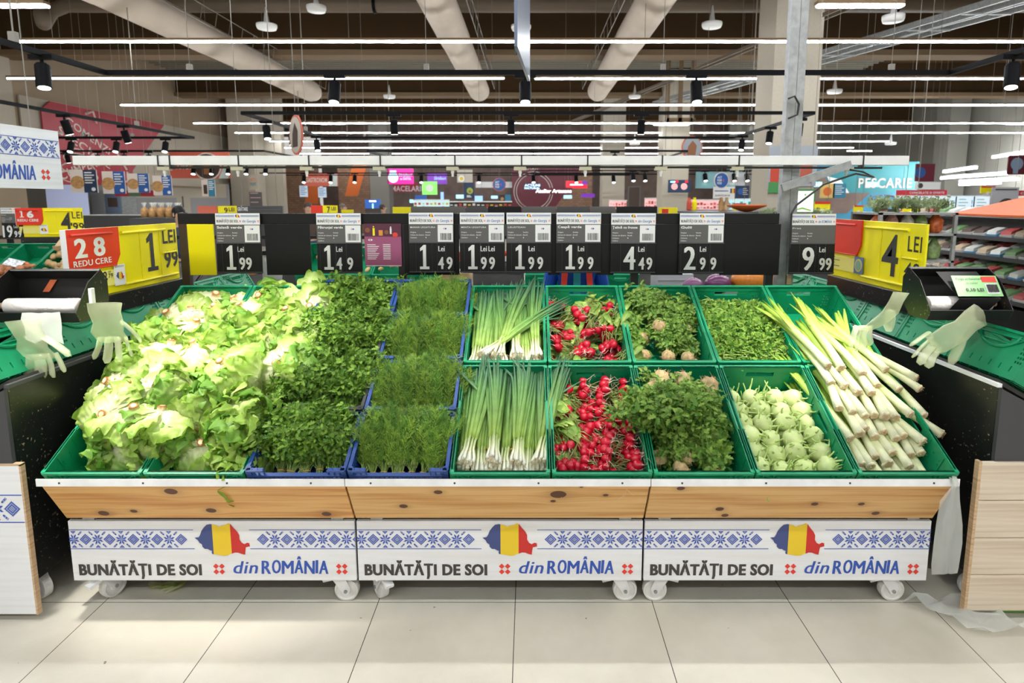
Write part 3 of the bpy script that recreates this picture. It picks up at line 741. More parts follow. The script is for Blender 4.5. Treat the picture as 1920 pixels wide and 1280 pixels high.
def leek(seed):
    """root end at the origin, growing along +y"""
    g = random.Random(seed); r = thing('leek', '', 'leek'); L = g.uniform(.48,.58); rr = g.uniform(.0155,.0205); bx = g.uniform(-.05,.05); N = 12
    b = MB(); pts = [(bx*(j/N)**2, L*j/N, .004*math.sin(j*.7)) for j in range(N+1)]
    cs = [ramp([(0,(.76,.76,.52)),(.16,(.76,.79,.46)),(.42,(.58,.69,.22)),(.7,(.36,.52,.07)),(1,(.26,.44,.05))], j/N) for j in range(N+1)]
    b.tube(pts, [rr*1.12,rr*1.05]+[rr]*6+[rr*1.05,rr*1.0,rr*.85,rr*.65,rr*.35], 12, cols=cs, flat=.92)
    b.build('stalk', 'leek_skin', r, smooth=True)
    lv = MB()
    for s in (-1, 1, .3):
        q = 8; P = [Vector(p) for p in pts[q:]]; pp = [p+Vector((s*.011*(i+1)*.8, 0, .003*i)) for i, p in enumerate(P)]
        lv.tube([P[0]]+pp, [rr*.7]+[rr*.75, rr*.7, rr*.6, rr*.5, rr*.2], 8, cols=[cs[8],cs[9],(.38,.54,.07),(.30,.46,.05),(.24,.40,.045),(.2,.34,.04)], flat=.35)
    lv.build('leaf_ends', 'leek_skin', r, smooth=True)
    e = MB(); e.X = R(PI/2, 4, 'X')
    e.lathe([(rr*1.08,-.004),(rr*1.1,.002),(rr*.95,.006),(rr*.4,.0075),(.001,.0065)], 14, cols=[(.76,.72,.50),(.66,.56,.34),(.66,.54,.34),(.52,.38,.22),(.42,.29,.16)], wob=.3, seed=seed)
    e.X = Matrix.Identity(4)
    for k in range(9):
        a = g.uniform(0, 2*PI); m = Vector((math.cos(a)*rr*.7, -.005, math.sin(a)*rr*.7)); e.tube([m, m+Vector((g.gauss(0,.004),-.008,g.gauss(0,.004)))], [.0008,.0004], 4, cols=[(.6,.45,.28)]*2)
    e.build('root_end', 'root_skin', r, smooth=False)
    return r

# ---- lettuces: rows from the front of the two left columns
P1 = Proto([lettuce(i, False) for i in (1, 2, 3)]); P1b = Proto([lettuce(i, True) for i in (5, 6, 7)])
g = random.Random(5)
rows = 8; idx = 0
for j in range(rows):
    v = .10+j*.150; nc = 7
    for i in range(nc):
        u = -1.88+.03+i*.12+(.06 if j % 2 else 0)-.03*(j > 5)
        lim = -1.195+(.05 if j > 2 else 0)+(.05 if j > 5 else 0)
        if u > lim: u = lim-.03*g.random()
        w = .125+.055*math.sin(PI*min(1, (j+.9)/rows))+.02*math.sin(PI*(i+.5)/nc)+g.uniform(-.012,.012); face = g.random() < .5
        if j == 0: w = .135; face = (i % 3 == 1); v = .145
        if j in (1, 2): w += .03
        if j == rows-1: w -= .02
        M = T(SL(u+g.uniform(-.02,.02), v+g.uniform(-.02,.02), w+(.085 if face else -.0)))
        if face: M = M @ RS @ R(g.uniform(0, 6.28), 4, 'Z') @ R(PI+g.uniform(-.6,.6), 4, 'X') @ R(g.uniform(-.4,.4), 4, 'Y')
        else: M = M @ RS @ R(g.uniform(0, 6.28), 4, 'Z') @ R(g.choice((-1,1))*g.uniform(.7,1.5), 4, 'X') @ R(g.uniform(-.5,.5), 4, 'Y')
        M = M @ Matrix.Scale(g.uniform(.95,1.15)*(.9 if j == 0 else 1), 4)
        (P1b if face else P1).place(idx, M, '%s lettuce %s, %s row from front, %s from left' % ('upturned' if face else 'sideways', 'with its cut stem showing' if face else 'with open leaves', ORD[j+1], ORD[i+1]), 'green lettuces heaped in the left crates')
        idx += 1
# ---- parsley
P2 = Proto([parsley(i) for i in (11, 12, 13)])
idx = 0
for j in range(4):
    for L in (0, 1):
        n = 8 if L == 0 else 6
        for i in range(n):
            u = CU[2]-.155+(.31/(n-1))*i+g.uniform(-.008,.008)-(.03 if (j < 3 and i == 0) else 0)
            v = .024+j*.313+(.085 if L else 0)+g.uniform(-.006,.008); w = .125+.002*j+(.035 if L else 0)-(.03 if j == 3 else 0)
            M = SM(u, v, w, g.uniform(-.22,.22), (.26 if L == 0 else .04)+g.uniform(-.08,.08), g.uniform(-.6,.6), g.uniform(.95,1.1))
            P2.place(idx, M, 'parsley bunch in the %s crate from the front, %s layer, %s from the left' % (ORD[j+1], 'bottom' if L == 0 else 'top', ORD[i+1]), 'parsley bunches'); idx += 1
# ---- dill
P3 = Proto([dill(i) for i in (21, 22, 23)])
idx = 0
for j in range(4):
    for L in (0, 1):
        n = 9 if L == 0 else 7
        for i in range(n):
            u = CU[3]-.155+(.31/(n-1))*i+g.uniform(-.006,.006)
            v = .022+j*.313+(.06 if L else 0)+g.uniform(-.006,.008); w = .125+.002*j+(.035 if L else 0)-(.02 if j == 3 else 0)
            M = SM(u, v, w, g.uniform(-.2,.2), (.34 if L == 0 else .12)+g.uniform(-.06,.08), g.uniform(-.6,.6), g.uniform(.92,1.04))
            P3.place(idx, M, 'dill bunch in the %s crate from the front, %s layer, %s from the left' % (ORD[j+1], 'bottom' if L == 0 else 'top', ORD[i+1]), 'dill bunches'); idx += 1
# ---- spring onions
P4 = Proto([onions(i) for i in (31, 32, 33, 34)])
idx = 0
for j in range(2):
    for L in (0, 1, 2):
        n = (8, 7, 4)[L]
        for i in range(n):
            u = CU[4]-.150+(.30/(n-1))*i+g.uniform(-.01,.01)
            v = .028+j*.622+(.0, .02, .05)[L]+g.uniform(-.005,.012); w = (.09, .135, .17)[L]
            rz = g.uniform(-.1,.1) if L < 2 else g.uniform(-.3,.1)
            if j == 1 and L == 2 and i == 0: u += .03; rz = -.85
            M = SM(u, v, w, rz, (.05,.03,.02)[L]+g.uniform(-.02,.03), g.uniform(-.7,.7), 1.0)
            P4.place(idx, M, 'spring onion bunch in the %s crate, %s layer, %s from the left' % (('front','back')[j], ('bottom','middle','top')[L], ORD[i+1]), 'spring onion bunches'); idx += 1
# ---- radishes
P5 = Proto([radishes(i) for i in (41, 42, 43)])
idx = 0
for j in range(2):
    for L in (0, 1):
        for b in range(5):
            for a in range(4 if j == 0 else 3):
                na = 4 if j == 0 else 3
                if j == 0: u = CU[5]-.135+.09*a; v = .07+.098*b; rz = (1.3 if a < 2 else .9)+g.uniform(-.5,.5) if a > 0 else g.uniform(-.4,.6)
                else: u = CU[5]-.125+.125*a; v = .70+.095*b; rz = g.uniform(-1.6,1.6)
                w = (.06 if L == 0 else .115)+g.uniform(-.008,.012); rxx = g.uniform(-.2,.3)
                if (j == 0 and (a >= 2 or (a == 1 and b == 4) or (b == 0 and a == 1))) or (j == 1 and L and (a+b) % 3 == 1): rxx = -g.uniform(.5,.9); w += .02
                M = SM(u+g.uniform(-.028,.028), v+(.03 if L else 0)+g.uniform(-.03,.03), w, rz, rxx, g.uniform(-.5,.5), 1.0)
                P5.place(idx, M, 'radish bunch, %s crate, %s layer, %s row from front, %s from left' % (('front','back')[j], ('lower','upper')[L], ORD[b+1], ORD[a+1]), 'radish bunches'); idx += 1
# ---- celeriac
P6 = Proto([celeriac(i) for i in (51, 52, 53)])
spots = [(.10,.055,.10,0,1.25),(-.03,.05,.10,.1,1.2),(.155,.06,.10,.5,1.1),(-.13,.16,.12,-.9,1.),(.02,.22,.15,.2,.9),(.115,.24,.16,.2,1.),(-.10,.30,.13,-.3,1.),(-.12,.42,.16,2.5,1.1),(.02,.38,.17,.8,.85),(.11,.40,.17,2.8,.9),(.13,.45,.15,2.6,1.15),(-.08,.49,.15,2.9,1.15),(-.02,.15,.14,-.2,.9),(.02,.50,.14,3.1,1.),(-.05,.10,.13,.3,.9)]
for i, (du, v, w_, rz, s) in enumerate(spots):
    P6.place(i, SM(CU[6]+du-.01, v, w_-.01+(.10 if rz > 2 else 0), rz, .10, g.uniform(-.5,.5), s), 'leafy celeriac root in the front crate, %s counting back from its front edge' % ORD[i+1], 'celeriac roots in the front crate')
spots = [(-.14,.50,.08,2.6,.9),(-.02,.27,.21,.1,1.0),(.05,.24,.16,-.5,.8),(.10,.10,.15,.2,.9),(-.12,.12,.15,.2,.9),(-.10,.25,.15,.6,.9),(.12,.25,.15,-.3,.9),(.0,.10,.16,-.2,.9),(-.03,.36,.16,.3,.9),(.10,.38,.15,2.5,.9),(.13,.08,.12,.1,1.),(.12,.30,.16,.1,1.),(.03,.42,.12,.0,.9)]
for i, (du, v, w_, rz, s) in enumerate(spots):
    P6.place(i+1, SM(CU[6]+du, v+.64, w_-.015, rz, .02, g.uniform(-.5,.5), s), 'leafy celeriac root in the back crate, %s in the tangle of leaves' % ORD[i+1], 'celeriac roots in the back crate')
# ---- loose leaves in the crate behind the kohlrabi (a heap nobody could count)
lf = MB(); st = MB(); gg = random.Random(8)
for i in range(2600):
    u = gg.uniform(-.185,.185); v = gg.uniform(.02,.56); w_ = .06+.075*math.sin(PI*min(1, max(0, v/.6)))+.03+gg.uniform(0,.045)
    X = T(SL(CU[7]+u, .622+v, w_)) @ RS @ R(gg.uniform(0, 6.28), 4, 'Z') @ R(gg.uniform(-1.1,.5), 4, 'Y') @ R(gg.uniform(-.8,.8), 4, 'X')
    leaflet(lf, X, gg.uniform(.018,.034), (.07,.22,.018), (.36,.55,.09), gg)
for i in range(260):
    p = SL(CU[7]+gg.uniform(-.17,.17), .622+gg.uniform(.02,.54), .15+gg.uniform(0,.03)); d = Vector((gg.gauss(0,.03), gg.gauss(0,.03), gg.gauss(.004,.01)))
    st.tube([p, p+d*.5+Vector((0,0,.004)), p+d], .0014, 4, cols=[(.5,.6,.2)]*3)
r = thing('herb_leaves', 'heap of bright green lovage leaves in the crate behind the kohlrabi', 'herbs'); r['kind'] = 'stuff'
lf.build('leaves', 'leaf_herb', r); st.build('stalks', 'leaf_herb', r)
# ---- kohlrabi
P7 = Proto([kohlrabi(i) for i in (61, 62, 63, 64)])
idx = 0
for L in (0, 1):
    for b in range(7 if L == 0 else 6):
        n = 4
        for a in range(n if (b+L) % 2 == 0 else 4):
            u = CU[7]-.145+.094*a+(.012 if (b+L) % 2 else 0)-(.045 if L else 0)*0+g.uniform(-.01,.01)
            v = .055+.078*b+(.04 if L else 0)+g.uniform(-.008,.008); w_ = .055+L*.066+g.uniform(-.006,.012)+(.012 if L and 1 < b < 4 else 0)
            if L == 0 and b == 0: w_ += .05
            M = SM(u, v, w_, g.uniform(0, 6.28), g.uniform(-1.2,1.6), g.uniform(-.8,.8), g.uniform(.84,1.08))
            P7.place(idx, M, 'pale kohlrabi, %s layer, %s row from front, %s from left' % (('lower','upper')[L], ORD[b+1], ORD[a+1]), 'kohlrabi in the front crate'); idx += 1
# ---- leeks
P8 = Proto([leek(i) for i in range(71, 77)])
idx = 0
LK = ((10, .035, .06, .0), (9, .045, .10, .02), (9, .10, .14, .03), (9, .20, .18, .05), (8, .30, .215, .05), (7, .42, .24, .06), (5, .50, .265, .10))
for L, (n, v0, w0, rz0) in enumerate(LK):
    for i in range(n):
        u = CU[8]-.15+(.30/(n-1))*i+g.uniform(-.01,.01)+(.02 if L > 2 else 0)
        v = v0+g.uniform(-.02,.06); rz = rz0+g.uniform(-.12,.16)
        if L > 2 and i >= n-2: rz += .25; u += .035
        if L in (3, 5, 6) and i == n-1: rz += .35; u += .05
        if L == 4 and i == 0: rz -= .2
        M = SM(u, v, w0+g.uniform(-.006,.01), rz, -.01+g.uniform(-.03,.02), g.uniform(-.8,.8), 1.0)
        P8.place(idx, M, 'leek in the %s layer of the heap from below, root end %s from the left' % (ORD[L+1], ORD[i+1]), 'leeks heaped in the right column'); idx += 1
# ---------------------------------------------------------------- side stands seen from behind
mat('film', (.80,.82,.76), .25, alpha=.5, spec=.6)
mat('glove_plastic', (.80,.86,.55), .28, alpha=.33, spec=.7, bump=.3, bscale=30)
mat('grey_end', (.05,.05,.055), .5)
def side_crates(M, n, side):
    for i in range(n):
        for j in (0, 1):
            C = M @ T((.2+.4*i, .302*math.cos(A)+j*.622*math.cos(A)-.02, .415+.302*math.sin(A)+j*.622*math.sin(A))) @ RS
            green.place(0, C, 'green crate on the %s side stand, %s row, %s from the near end' % (side, ('low', 'high')[j], ORD[(i+1) if side == 'right' else (n-i)]), 'green crates on the side stands')
for side, x, rz in (('left', -2.055-1.103, -PI/2), ('right', 1.858+1.103, PI/2)):
    for k in (0, 1):
        y0 = (2.335+1.2*(k+1)+.005*k) if side == 'left' else 2.35+1.205*k
        r = stand('produce_stand', '%s side stand seen from its scuffed black back, %s' % (side, ('nearer the camera', 'the one beyond it')[k]), 1.2, None, (x, y0, 0), rz, back_h=.985)
        lg = MB(); lg.box(0, 1.2, 1.09, 1.108, .985, 1.0); lg.build('metal_edge', 'white_metal' if side == 'right' else 'dark_grey', r)
        M = T((x, y0, 0)) @ R(rz, 4, 'Z')
        side_crates(M, 3, side + (' ' if k else ''))
        if k == 0:
            # end face and cladding towards the camera
            ex = 1.2 if side == 'left' else -.018
            e = MB(); e.prism([(.0,.10),(1.103,.10),(1.103,.985),(.0,.40)], ex, ex+.018, 'x'); e.build('end_plate', 'grey_end', r)
            if side == 'left':
                # printed white board; its right edge flush with the back of the stand
                p = MB(); p.box(-.62, 0, 0, .02, .0, .64); po = p.build('front_panel', 'white_wash', r); po.matrix_basis = M.inverted() @ T((-2.028, 2.312, .035))
                q = MB(); u = .1/34*1.30
                for t in range(5):
                    stitch(q, -.045-.131*t, .46, DIA, u, -.0012, -.62, -.004); stitch(q, -.045-.0655-.131*t, .46, STAR, u, -.0012, -.62, -.004)
                for z in (.402, .518): q.box(-.62, -.002, -.0012, 0, z-.002, z+.002)
                q.build('embroidery_band', 'ink_blue', po)
                ed = MB(); ed.box(0, .008, 0, .022, -.004, .645); ed.box(-.62, .008, 0, .022, .64, .648); ed.build('raw_wood_edge', 'raw_edge', po)
            else:
                for t in range(4):
                    p = MB(); p.box(0, .62, 0, .02, 0, .158); po = p.build('cladding_plank', 'pale_plank', r, bevel=.002); po.matrix_basis = M.inverted() @ T((1.80, 2.318, .045+.161*t))
                ed = MB(); ed.box(-.012, 0, .0, .025, .04, .69); eo = ed.build('raw_wood_edge', 'raw_edge', r); eo.matrix_basis = M.inverted() @ T((1.80, 2.318, 0))
            caster(r, (.12 if side == 'right' else 1.05), 1.0, 1.2, top=.13); caster(r, (.12 if side == 'right' else 1.05), .3, 1.9, top=.13)
        caster(r, .6, 1.0, 0, top=.13)

# ---------------------------------------------------------------- price rail behind the main display
YR = 3.60
def logo(r, x, z, k, y):
    a = MB(); a.prism([(x-.9*k,z),(x-.2*k,z+.6*k),(x-.45*k,z),(x-.2*k,z-.6*k)], y-.0006, y); a.build('red_mark', 'ink_red', r)
    a = MB(); a.prism([(x+1.0*k,z),(x+.3*k,z+.6*k),(x+.3*k,z+.2*k),(x-.1*k,z+.35*k),(x-.1*k,z-.35*k),(x+.3*k,z-.2*k),(x+.3*k,z-.6*k)], y-.0006, y); a.build('blue_mark', 'ink_blue', r)
def mini_map(r, cx, cz, W, y): ro_map(r, cx, cz, W, y, .0006)
def price_sign(px, py, name, price, label, Y=YR-.03, W=.262, Hh=.352, din='din Georgia', info='Origine:\nUnitate de vânzare:\nCalitate:\nCalibru:', thin=False, barcode=True):
    p = atY(px, py, Y); r = thing('price_sign', label, 'price sign', (p.x, Y, p.z-Hh), (math.radians(-2), 0, 0), 'price signs on the black rail')
    y = -.004
    MB().box(0, W, y, .006, 0, Hh).build('holder', 'matte_black', r, bevel=.001)
    zt = Hh; c = MB(); c.box(.002, W-.002, y-.001, y, zt-.068, zt-.002); c.build('header_card', 'card_white', r)
    t = MB(); t.text('BUNĂTĂȚI DE SOI,', .010, zt-.055, y-.0016, width=.125, cap=.0155, bold=.01, fat=.03); t.build('header_lettering', 'ink_dark', r)
    t = MB(); t.text(din, .158, zt-.055, y-.0016, width=.078, cap=.016, bold=.012, shear=.12)
    for x0, x1 in ((.006, .112), (.150, W-.006)):
        n = int((x1-x0)/.006)
        for i in range(n): cx = x0+(i+.5)*(x1-x0)/n; t.prism([(cx-.0028,zt-.018),(cx,zt-.0215),(cx+.0028,zt-.018),(cx,zt-.0145)], y-.0016, y-.001)
        t.box(x0, x1, y-.0016, y-.001, zt-.0135, zt-.0125); t.box(x0, x1, y-.0016, y-.001, zt-.024, zt-.023)
    t.build('country_lettering', 'ink_blue', r)
    c = MB(); crosses(c, .146, zt-.048, .0028, y-.001); crosses(c, W-.012, zt-.048, .0028, y-.001); c.build('cross_stitch_mark', 'ink_red', r)
    mini_map(r, W/2, zt-.018, .030, y-.001)
    MB().box(.002, W-.002, y-.001, y, zt-.172, zt-.070).build('info_card', 'sign_grey', r)
    t = MB(); wn = min(.145, .0125*len(name)); t.text(name, .010, zt-.090, y-.0016, width=wn, cap=.0135 if not thin else .009, bold=.03 if not thin else .005)
    for i, s in enumerate(info.split('\n')): t.text(s, .010, zt-.118-.0155*i, y-.0016, cap=.0068, bold=.01, width=.0042*len(s))
    for i, s in enumerate(('România', 'Bucată', 'I')): t.text(s, .098, zt-.118-.0155*i, y-.0016, cap=.0068, bold=.01, width=.0042*len(s))
    t.build('info_lettering', 'card_white', r)
    if barcode:
        x0 = W*.645; MB().box(x0, W-.005, y-.002, y-.001, zt-.170, zt-.072).build('barcode_label', 'card_white', r)
        t = MB(); g2 = random.Random(name); x = x0+.014
        while x < W-.016:
            w_ = g2.choice((.0012,.002,.003)); t.box(x, x+w_, y-.0026, y-.002, zt-.160, zt-.120); x += w_+g2.choice((.0013,.0025))
        t.build('barcode', 'ink_dark', r); logo(r, x0+.042, zt-.094, .011, y-.002)
    MB().box(0, W, y-.006, y, zt-.178, zt-.172).box(0, W, y-.006, y, .004, .009).build('card_slot', 'dark_grey', r)
    big, lei, cents = price
    t = MB(); t.text(big[0], big[1], .022, y-.0012, width=(.062 if big[0] != '1' else .055)*(1.7 if len(big[0]) > 1 else 1), cap=.142, bold=.0, fat=.03)
    for x in lei: t.text('Lei', x, .127, y-.0012, width=.035, cap=.032, bold=.0, fat=.03)
    for ch, x in cents: t.text(ch, x, .024, y-.0012, width=.031, cap=.072, bold=.01, fat=.03)
    t.build('price_digits', 'digit_white', r)
    t = MB()
    for x in [big[1]-.022, big[1]+.072]+[x-.006 for ch, x in cents]: t.box(x, x+.001, y-.0022, y, .008, zt-.180)
    t.build('digit_tabs', 'dark_grey', r)
    return r
price_sign(401, 399, 'Salată verde', (('1', .056), [.124], [('9', .132), ('9', .170)]), 'black price sign reading Salată verde, 1 leu 99')
price_sign(591, 399, 'Pătrunjel verde', (('1', .040), [.112], [('4', .112), ('9', .176)]), 'black price sign reading Pătrunjel verde, 1 leu 49')
price_sign(765, 398, 'MARAR LEGATURA', (('1', .062), [.172], [('4', .170), ('9', .220)]), 'black price sign reading MARAR LEGATURA', thin=True, info='Origine:\nUnitate de vânzare:\nCalitate:')
price_sign(861, 398, 'MENTA LEGATURA', (('1', .048), [.122, .168], [('9', .124), ('9', .172)]), 'black price sign with the word Lei twice over 99', thin=True, info='Origine:\nUnitate de vânzare:\nCalitate:')
price_sign(949, 398, 'LEUSTEAN', (('1', .052), [.130], [('9', .130), ('9', .182)]), 'black price sign reading LEUSTEAN, 1 leu 99', thin=True, info='Origine:\nUnitate de vânzare:\nCalitate:')
price_sign(1043, 398, 'Ceapă verde', (('1', .056), [.128], [('9', .128), ('9', .186)]), 'black price sign reading Ceapă verde')
price_sign(1146, 399, 'Țelină cu frunze', (('4', .080), [.162], [('4', .166), ('9', .212)]), 'black price sign reading Țelină cu frunze, 4 lei 49')
price_sign(1275, 399, 'Gulii', (('2', .034), [.124], [('9', .126), ('9', .188)]), 'black price sign reading Gulii, 2 lei 99')
price_sign(1485, 400, 'Praz', (('9', .078), [.172], [('9', .176), ('9', .214)]), 'black price sign reading Praz, 9 lei 99, right of the metal post', din='din ROMÂNIA', barcode=False, thin=True)
# rail with legs
def pt(px, py, Y=YR): return atY(px, py, Y)
r = thing('price_rail', 'long black rail carrying the row of price signs above the crates', 'sign rail', (0, YR, 0))
a = pt(332, 400); b = pt(1462, 400); z1 = a.z; z0 = pt(332, 420).z
MB().box(a.x, b.x, 0, .03, z0, z1).build('rail', 'matte_black', r, bevel=.002)
for px in (341, 752, 1192, 1448):
    x = pt(px, 420).x; MB().box(x-.022, x+.022, .0, .035, 1.0, z0).build('upright', 'black_board' if px > 400 else 'pine_dark' if 'pine_dark' in MATS else 'black_board', r)
def backing(px0, px1, label, m='matte_black', y0=420, y1=515, yy=.0, name='blank_sign_holder'):
    a = pt(px0, y0); b = pt(px1, y1); o = MB().box(0, b.x-a.x, 0, .008, 0, a.z-b.z).build(name, m, None, bevel=.001)
    o.location = (a.x, YR-.012+yy, b.z); return tag(o, label, 'sign holder', 'blank holders on the price rail')
backing(352, 408, 'plain yellow holder left of the Salată verde price sign', 'sign_yellow')
backing(497, 586, 'blank black holder between the two leftmost price signs')
backing(757, 862, 'blank black holder behind the sign right of the purple poster', yy=.004)
backing(1028, 1050, 'narrow black holder edge left of the Ceapă verde sign', yy=.004)
backing(1120, 1150, 'black holder edge left of the Țelină sign', yy=.004)
backing(1222, 1279, 'blank black holder left of the Gulii price sign')
backing(1352, 1458, 'wide blank black holder left of the metal post')
# purple poster
a = pt(684, 419); b = pt(755, 498)
mat('purple', (.36,.09,.19), .5); mat('dark_purple', (.10,.02,.05), .5)
r = thing('hanging_poster', 'small purple shopping poster with food pictures hanging between price signs', 'poster', (a.x, YR-.02, b.z))
W_, H_ = b.x-a.x, a.z-b.z
MB().box(0, W_, 0, .004, 0, H_).build('sheet', 'purple', r); MB().box(.0, W_, -.001, 0, H_*.70, H_).build('picture_band', 'dark_purple', r)
q = MB(); q.box(W_*.02, W_*.98, -.0012, 0, 0, .004)
for i in range(9):
    q.box(W_*.07, W_*(.30+.03*(i*7 % 4)), -.0015, 0, H_*(.50-.042*i), H_*(.515-.042*i))
    q.box(W_*.50, W_*(.70+.03*(i*5 % 5)), -.0015, 0, H_*(.50-.042*i), H_*(.515-.042*i))
q.prism([(.02,H_*.62),(.03,H_*.65),(.03,H_*.59)], -.0015, 0); q.prism([(.05,H_*.62),(.036,H_*.65),(.036,H_*.59)], -.0015, 0)
q.build('lettering', 'card_white', r)
q = MB(); q.box(.05, .062, -.003, 0, H_*.72, H_*.90); q.disc(.055, H_*.93, .004, -.003, 0); q.build('yellow_bottle', 'sign_yellow', r)
q = MB(); q.box(.085, .108, -.003, 0, H_*.72, H_*.85); q.build('orange_carton', mat('orange_print', (.75,.3,.05)), r)
q = MB(); q.box(.150, .160, -.003, 0, H_*.76, H_*.9); q.disc(.155, H_*.92, .004, -.003, 0); q.build('pale_bottle', 'card_white', r)
q = MB(); q.disc(.180, H_*.74, .014, -.003, 0, sx=1.1); q.build('melon', 'ink_red', r)
q = MB(); q.disc(.02, H_*.85, .014, -.003, 0); q.disc(.13, H_*.80, .012, -.003, 0); q.build('fruit', mat('brown_print', (.25,.09,.03)), r)

# ---------------------------------------------------------------- big yellow price boards
def yellow_board(name, label, M, L, Hh, kind):
    r = thing(name, label, 'price board', (0,0,0)); r.matrix_basis = M
    MB().box(0, L, 0, .012, 0, Hh).build('yellow_board', 'sign_yellow', r, bevel=.002)
    rb = MB()
    rb.tube([(L*.43,-.006,Hh*.90),(L*.86,-.006,Hh*.90)], .008, 8); rb.tube([(L*.43,-.006,Hh*.10),(L*.97,-.006,Hh*.10)], .008, 8)
    rb.tube([(L*.82,-.006,Hh*.50),(L*.96,-.006,Hh*.50)], .006, 8); rb.box(L*.60, L*.602, -.003, 0, Hh*.1, Hh*.9); rb.box(L*.80, L*.802, -.003, 0, Hh*.1, Hh*.9)
    rb.build('tab_groove', 'sign_yellow', r)
    P = [(-.002,Hh*1.0),(L*.40,Hh*1.0),(L*.40,Hh*.58),(L*.36,Hh*.41),(-.002,Hh*.41)]
    MB().prism(P[::-1], -.012, -.002).build('red_panel', 'sign_red', r)
    q = MB(); q.tube([(.02,-.015,Hh*.92),(L*.34,-.015,Hh*.92)], .007, 8); q.tube([(.0,-.013,Hh*.42),(L*.36,-.013,Hh*.42)], .003, 8); q.build('red_groove', 'sign_red', r)
    MB().box(-.006, -.002, -.012, .014, Hh*.4, Hh*1.0).build('edge_strip', 'card_white', r)
    MB().box(.02, L*.42, -.006, -.003, Hh*.12, Hh*.36).build('clear_pocket', mat('pocket', (.85,.76,.2), .2), r)
    t = MB(); b1 = MB(); y = -.013
    if kind == 'left':
        t.text('2', L*.05, Hh*.60, y, width=.078, cap=.095, bold=.02, fat=.04); t.text('8', L*.19, Hh*.60, y, width=.078, cap=.095, bold=.02, fat=.04)
        t.text('REDU', L*.03, Hh*.475, y, width=.13, cap=.030, bold=.01, fat=.03); t.text('CERE', L*.19, Hh*.475, y, width=.12, cap=.030, bold=.01, fat=.03)
        b1.text('1', L*.66, Hh*.22, -.002, width=.10, cap=.22, bold=.04)
        b1.text('LEI', L*.835, Hh*.66, -.002, width=.135, cap=.082, bold=.02); b1.text('99', L*.84, Hh*.24, -.002, width=.14, cap=.10, bold=.025)
        b1.text('2', L*.25, Hh*.22, -.0075, width=.03, cap=.045, bold=.02); b1.text('79', L*.29, Hh*.24, -.0075, width=.035, cap=.024, bold=.01); b1.text('LEI', L*.29, Hh*.32, -.0075, width=.02, cap=.010)
    elif kind == 'right':
        b1.text('4', L*.62, Hh*.20, -.002, width=.155, cap=.235, bold=.01)
        b1.text('LEI', L*.855, Hh*.60, -.002, width=.115, cap=.085, bold=.005); b1.text('49', L*.84, Hh*.22, -.002, width=.13, cap=.085, bold=.005)
        for i in range(4): b1.box(.03, .03+.06*(1+i % 2), -.0075, -.006, Hh*(.33-.05*i), Hh*(.34-.05*i))
    else:
        t.text('1', L*.06, Hh*.68, y, width=.045, cap=.075, bold=.05); t.text('6', L*.17, Hh*.68, y, width=.07, cap=.075, bold=.05)
        t.text('REDU CERE', L*.02, Hh*.54, y, width=.22, cap=.028, bold=.03)
        b1.text('4', L*.66, Hh*.20, -.002, width=.12, cap=.22, bold=.02); b1.text('LEI', L*.84, Hh*.64, -.002, width=.11, cap=.08, bold=.01); b1.text('99', L*.84, Hh*.22, -.002, width=.12, cap=.09, bold=.02)
    if t.v: t.build('discount_digits', 'digit_white', r)
    b1.build('price_digits', 'digit_black', r)
    cx = L*.34
    if kind == 'right':
        MB().box(cx, cx+.10, -.009, -.006, Hh*.12, Hh*.40).build('round_seal_sticker', mat('seal_blue', (.10,.16,.33)), r)
        q = MB(); q.disc(cx+.05, Hh*.26, .040, -.0105, -.009); q.build('seal_ring', mat('seal_gold', (.65,.55,.12)), r); q = MB(); q.disc(cx+.05, Hh*.26, .030, -.0115, -.0105); q.build('seal_centre', mat('seal_green', (.25,.40,.30)), r)
    else:
        MB().box(cx, cx+.085, -.009, -.006, Hh*.10, Hh*.42).build('small_slogan_card', 'card_white', r); ro_map(r, cx+.042, Hh*.25, .065, -.009)
        q = MB(); q.text('BUNĂTĂȚI DE SOI', cx+.006, Hh*.38, -.0095, width=.07, cap=.008, bold=.02); q.build('slogan_lettering', 'ink_dark', r)
    MB().box(L*.05, L*.98, -.03, .03, -.10, 0.0).build('mounting_rail', 'scuffed_black', r, bevel=.004)
    return r
yellow_board('price_board', 'large yellow and red price board with 28 in its red panel, at left', T((-2.20, 2.90, 1.235)) @ R(PI/2, 4, 'Z'), .93, .345, 'left')
yellow_board('price_board', 'large yellow price board with an empty red panel, at right', T((1.99, 4.06, 1.235)) @ R(-PI/2, 4, 'Z'), .98, .365, 'right')

# ---------------------------------------------------------------- beam, post, lights under the beam
r = thing('support_post', 'tall galvanised metal post right of the Gulii price sign', 'post', (1.535, 3.68, 0))
q = MB(); q.box(-.05, .0, -.03, .03, .0, 4.6); q.box(.004, .05, -.022, .03, .0, 4.6); q.box(-.004, .008, -.01, .03, 0, 4.6); q.build('channel', 'galvanised', r, bevel=.002)
q = MB(); q.box(-.06, .06, -.034, .04, 1.55, 1.60); q.build('clamp_plate', 'galvanised', r)
q = MB(); q.box(.005, .03, -.04, -.02, 1.22, 1.275); q.build('wooden_block', 'raw_edge', r)
a = atY(135, 292, 3.60); b = atY(1704, 312, 3.60)
r = thing('lamp_beam', 'long bright aluminium beam hanging across above the price signs', 'beam', (0, 3.60, a.z))
MB().box(a.x, b.x, 0, .05, -.052, 0).build('box_section', 'aluminium', r, bevel=.002)
q = MB(); q.tube([(a.x+.5,.01,-.066),(0,.01,-.062),(b.x-.15,.01,-.068)], .007, 6); q.build('cable', 'cable', r)
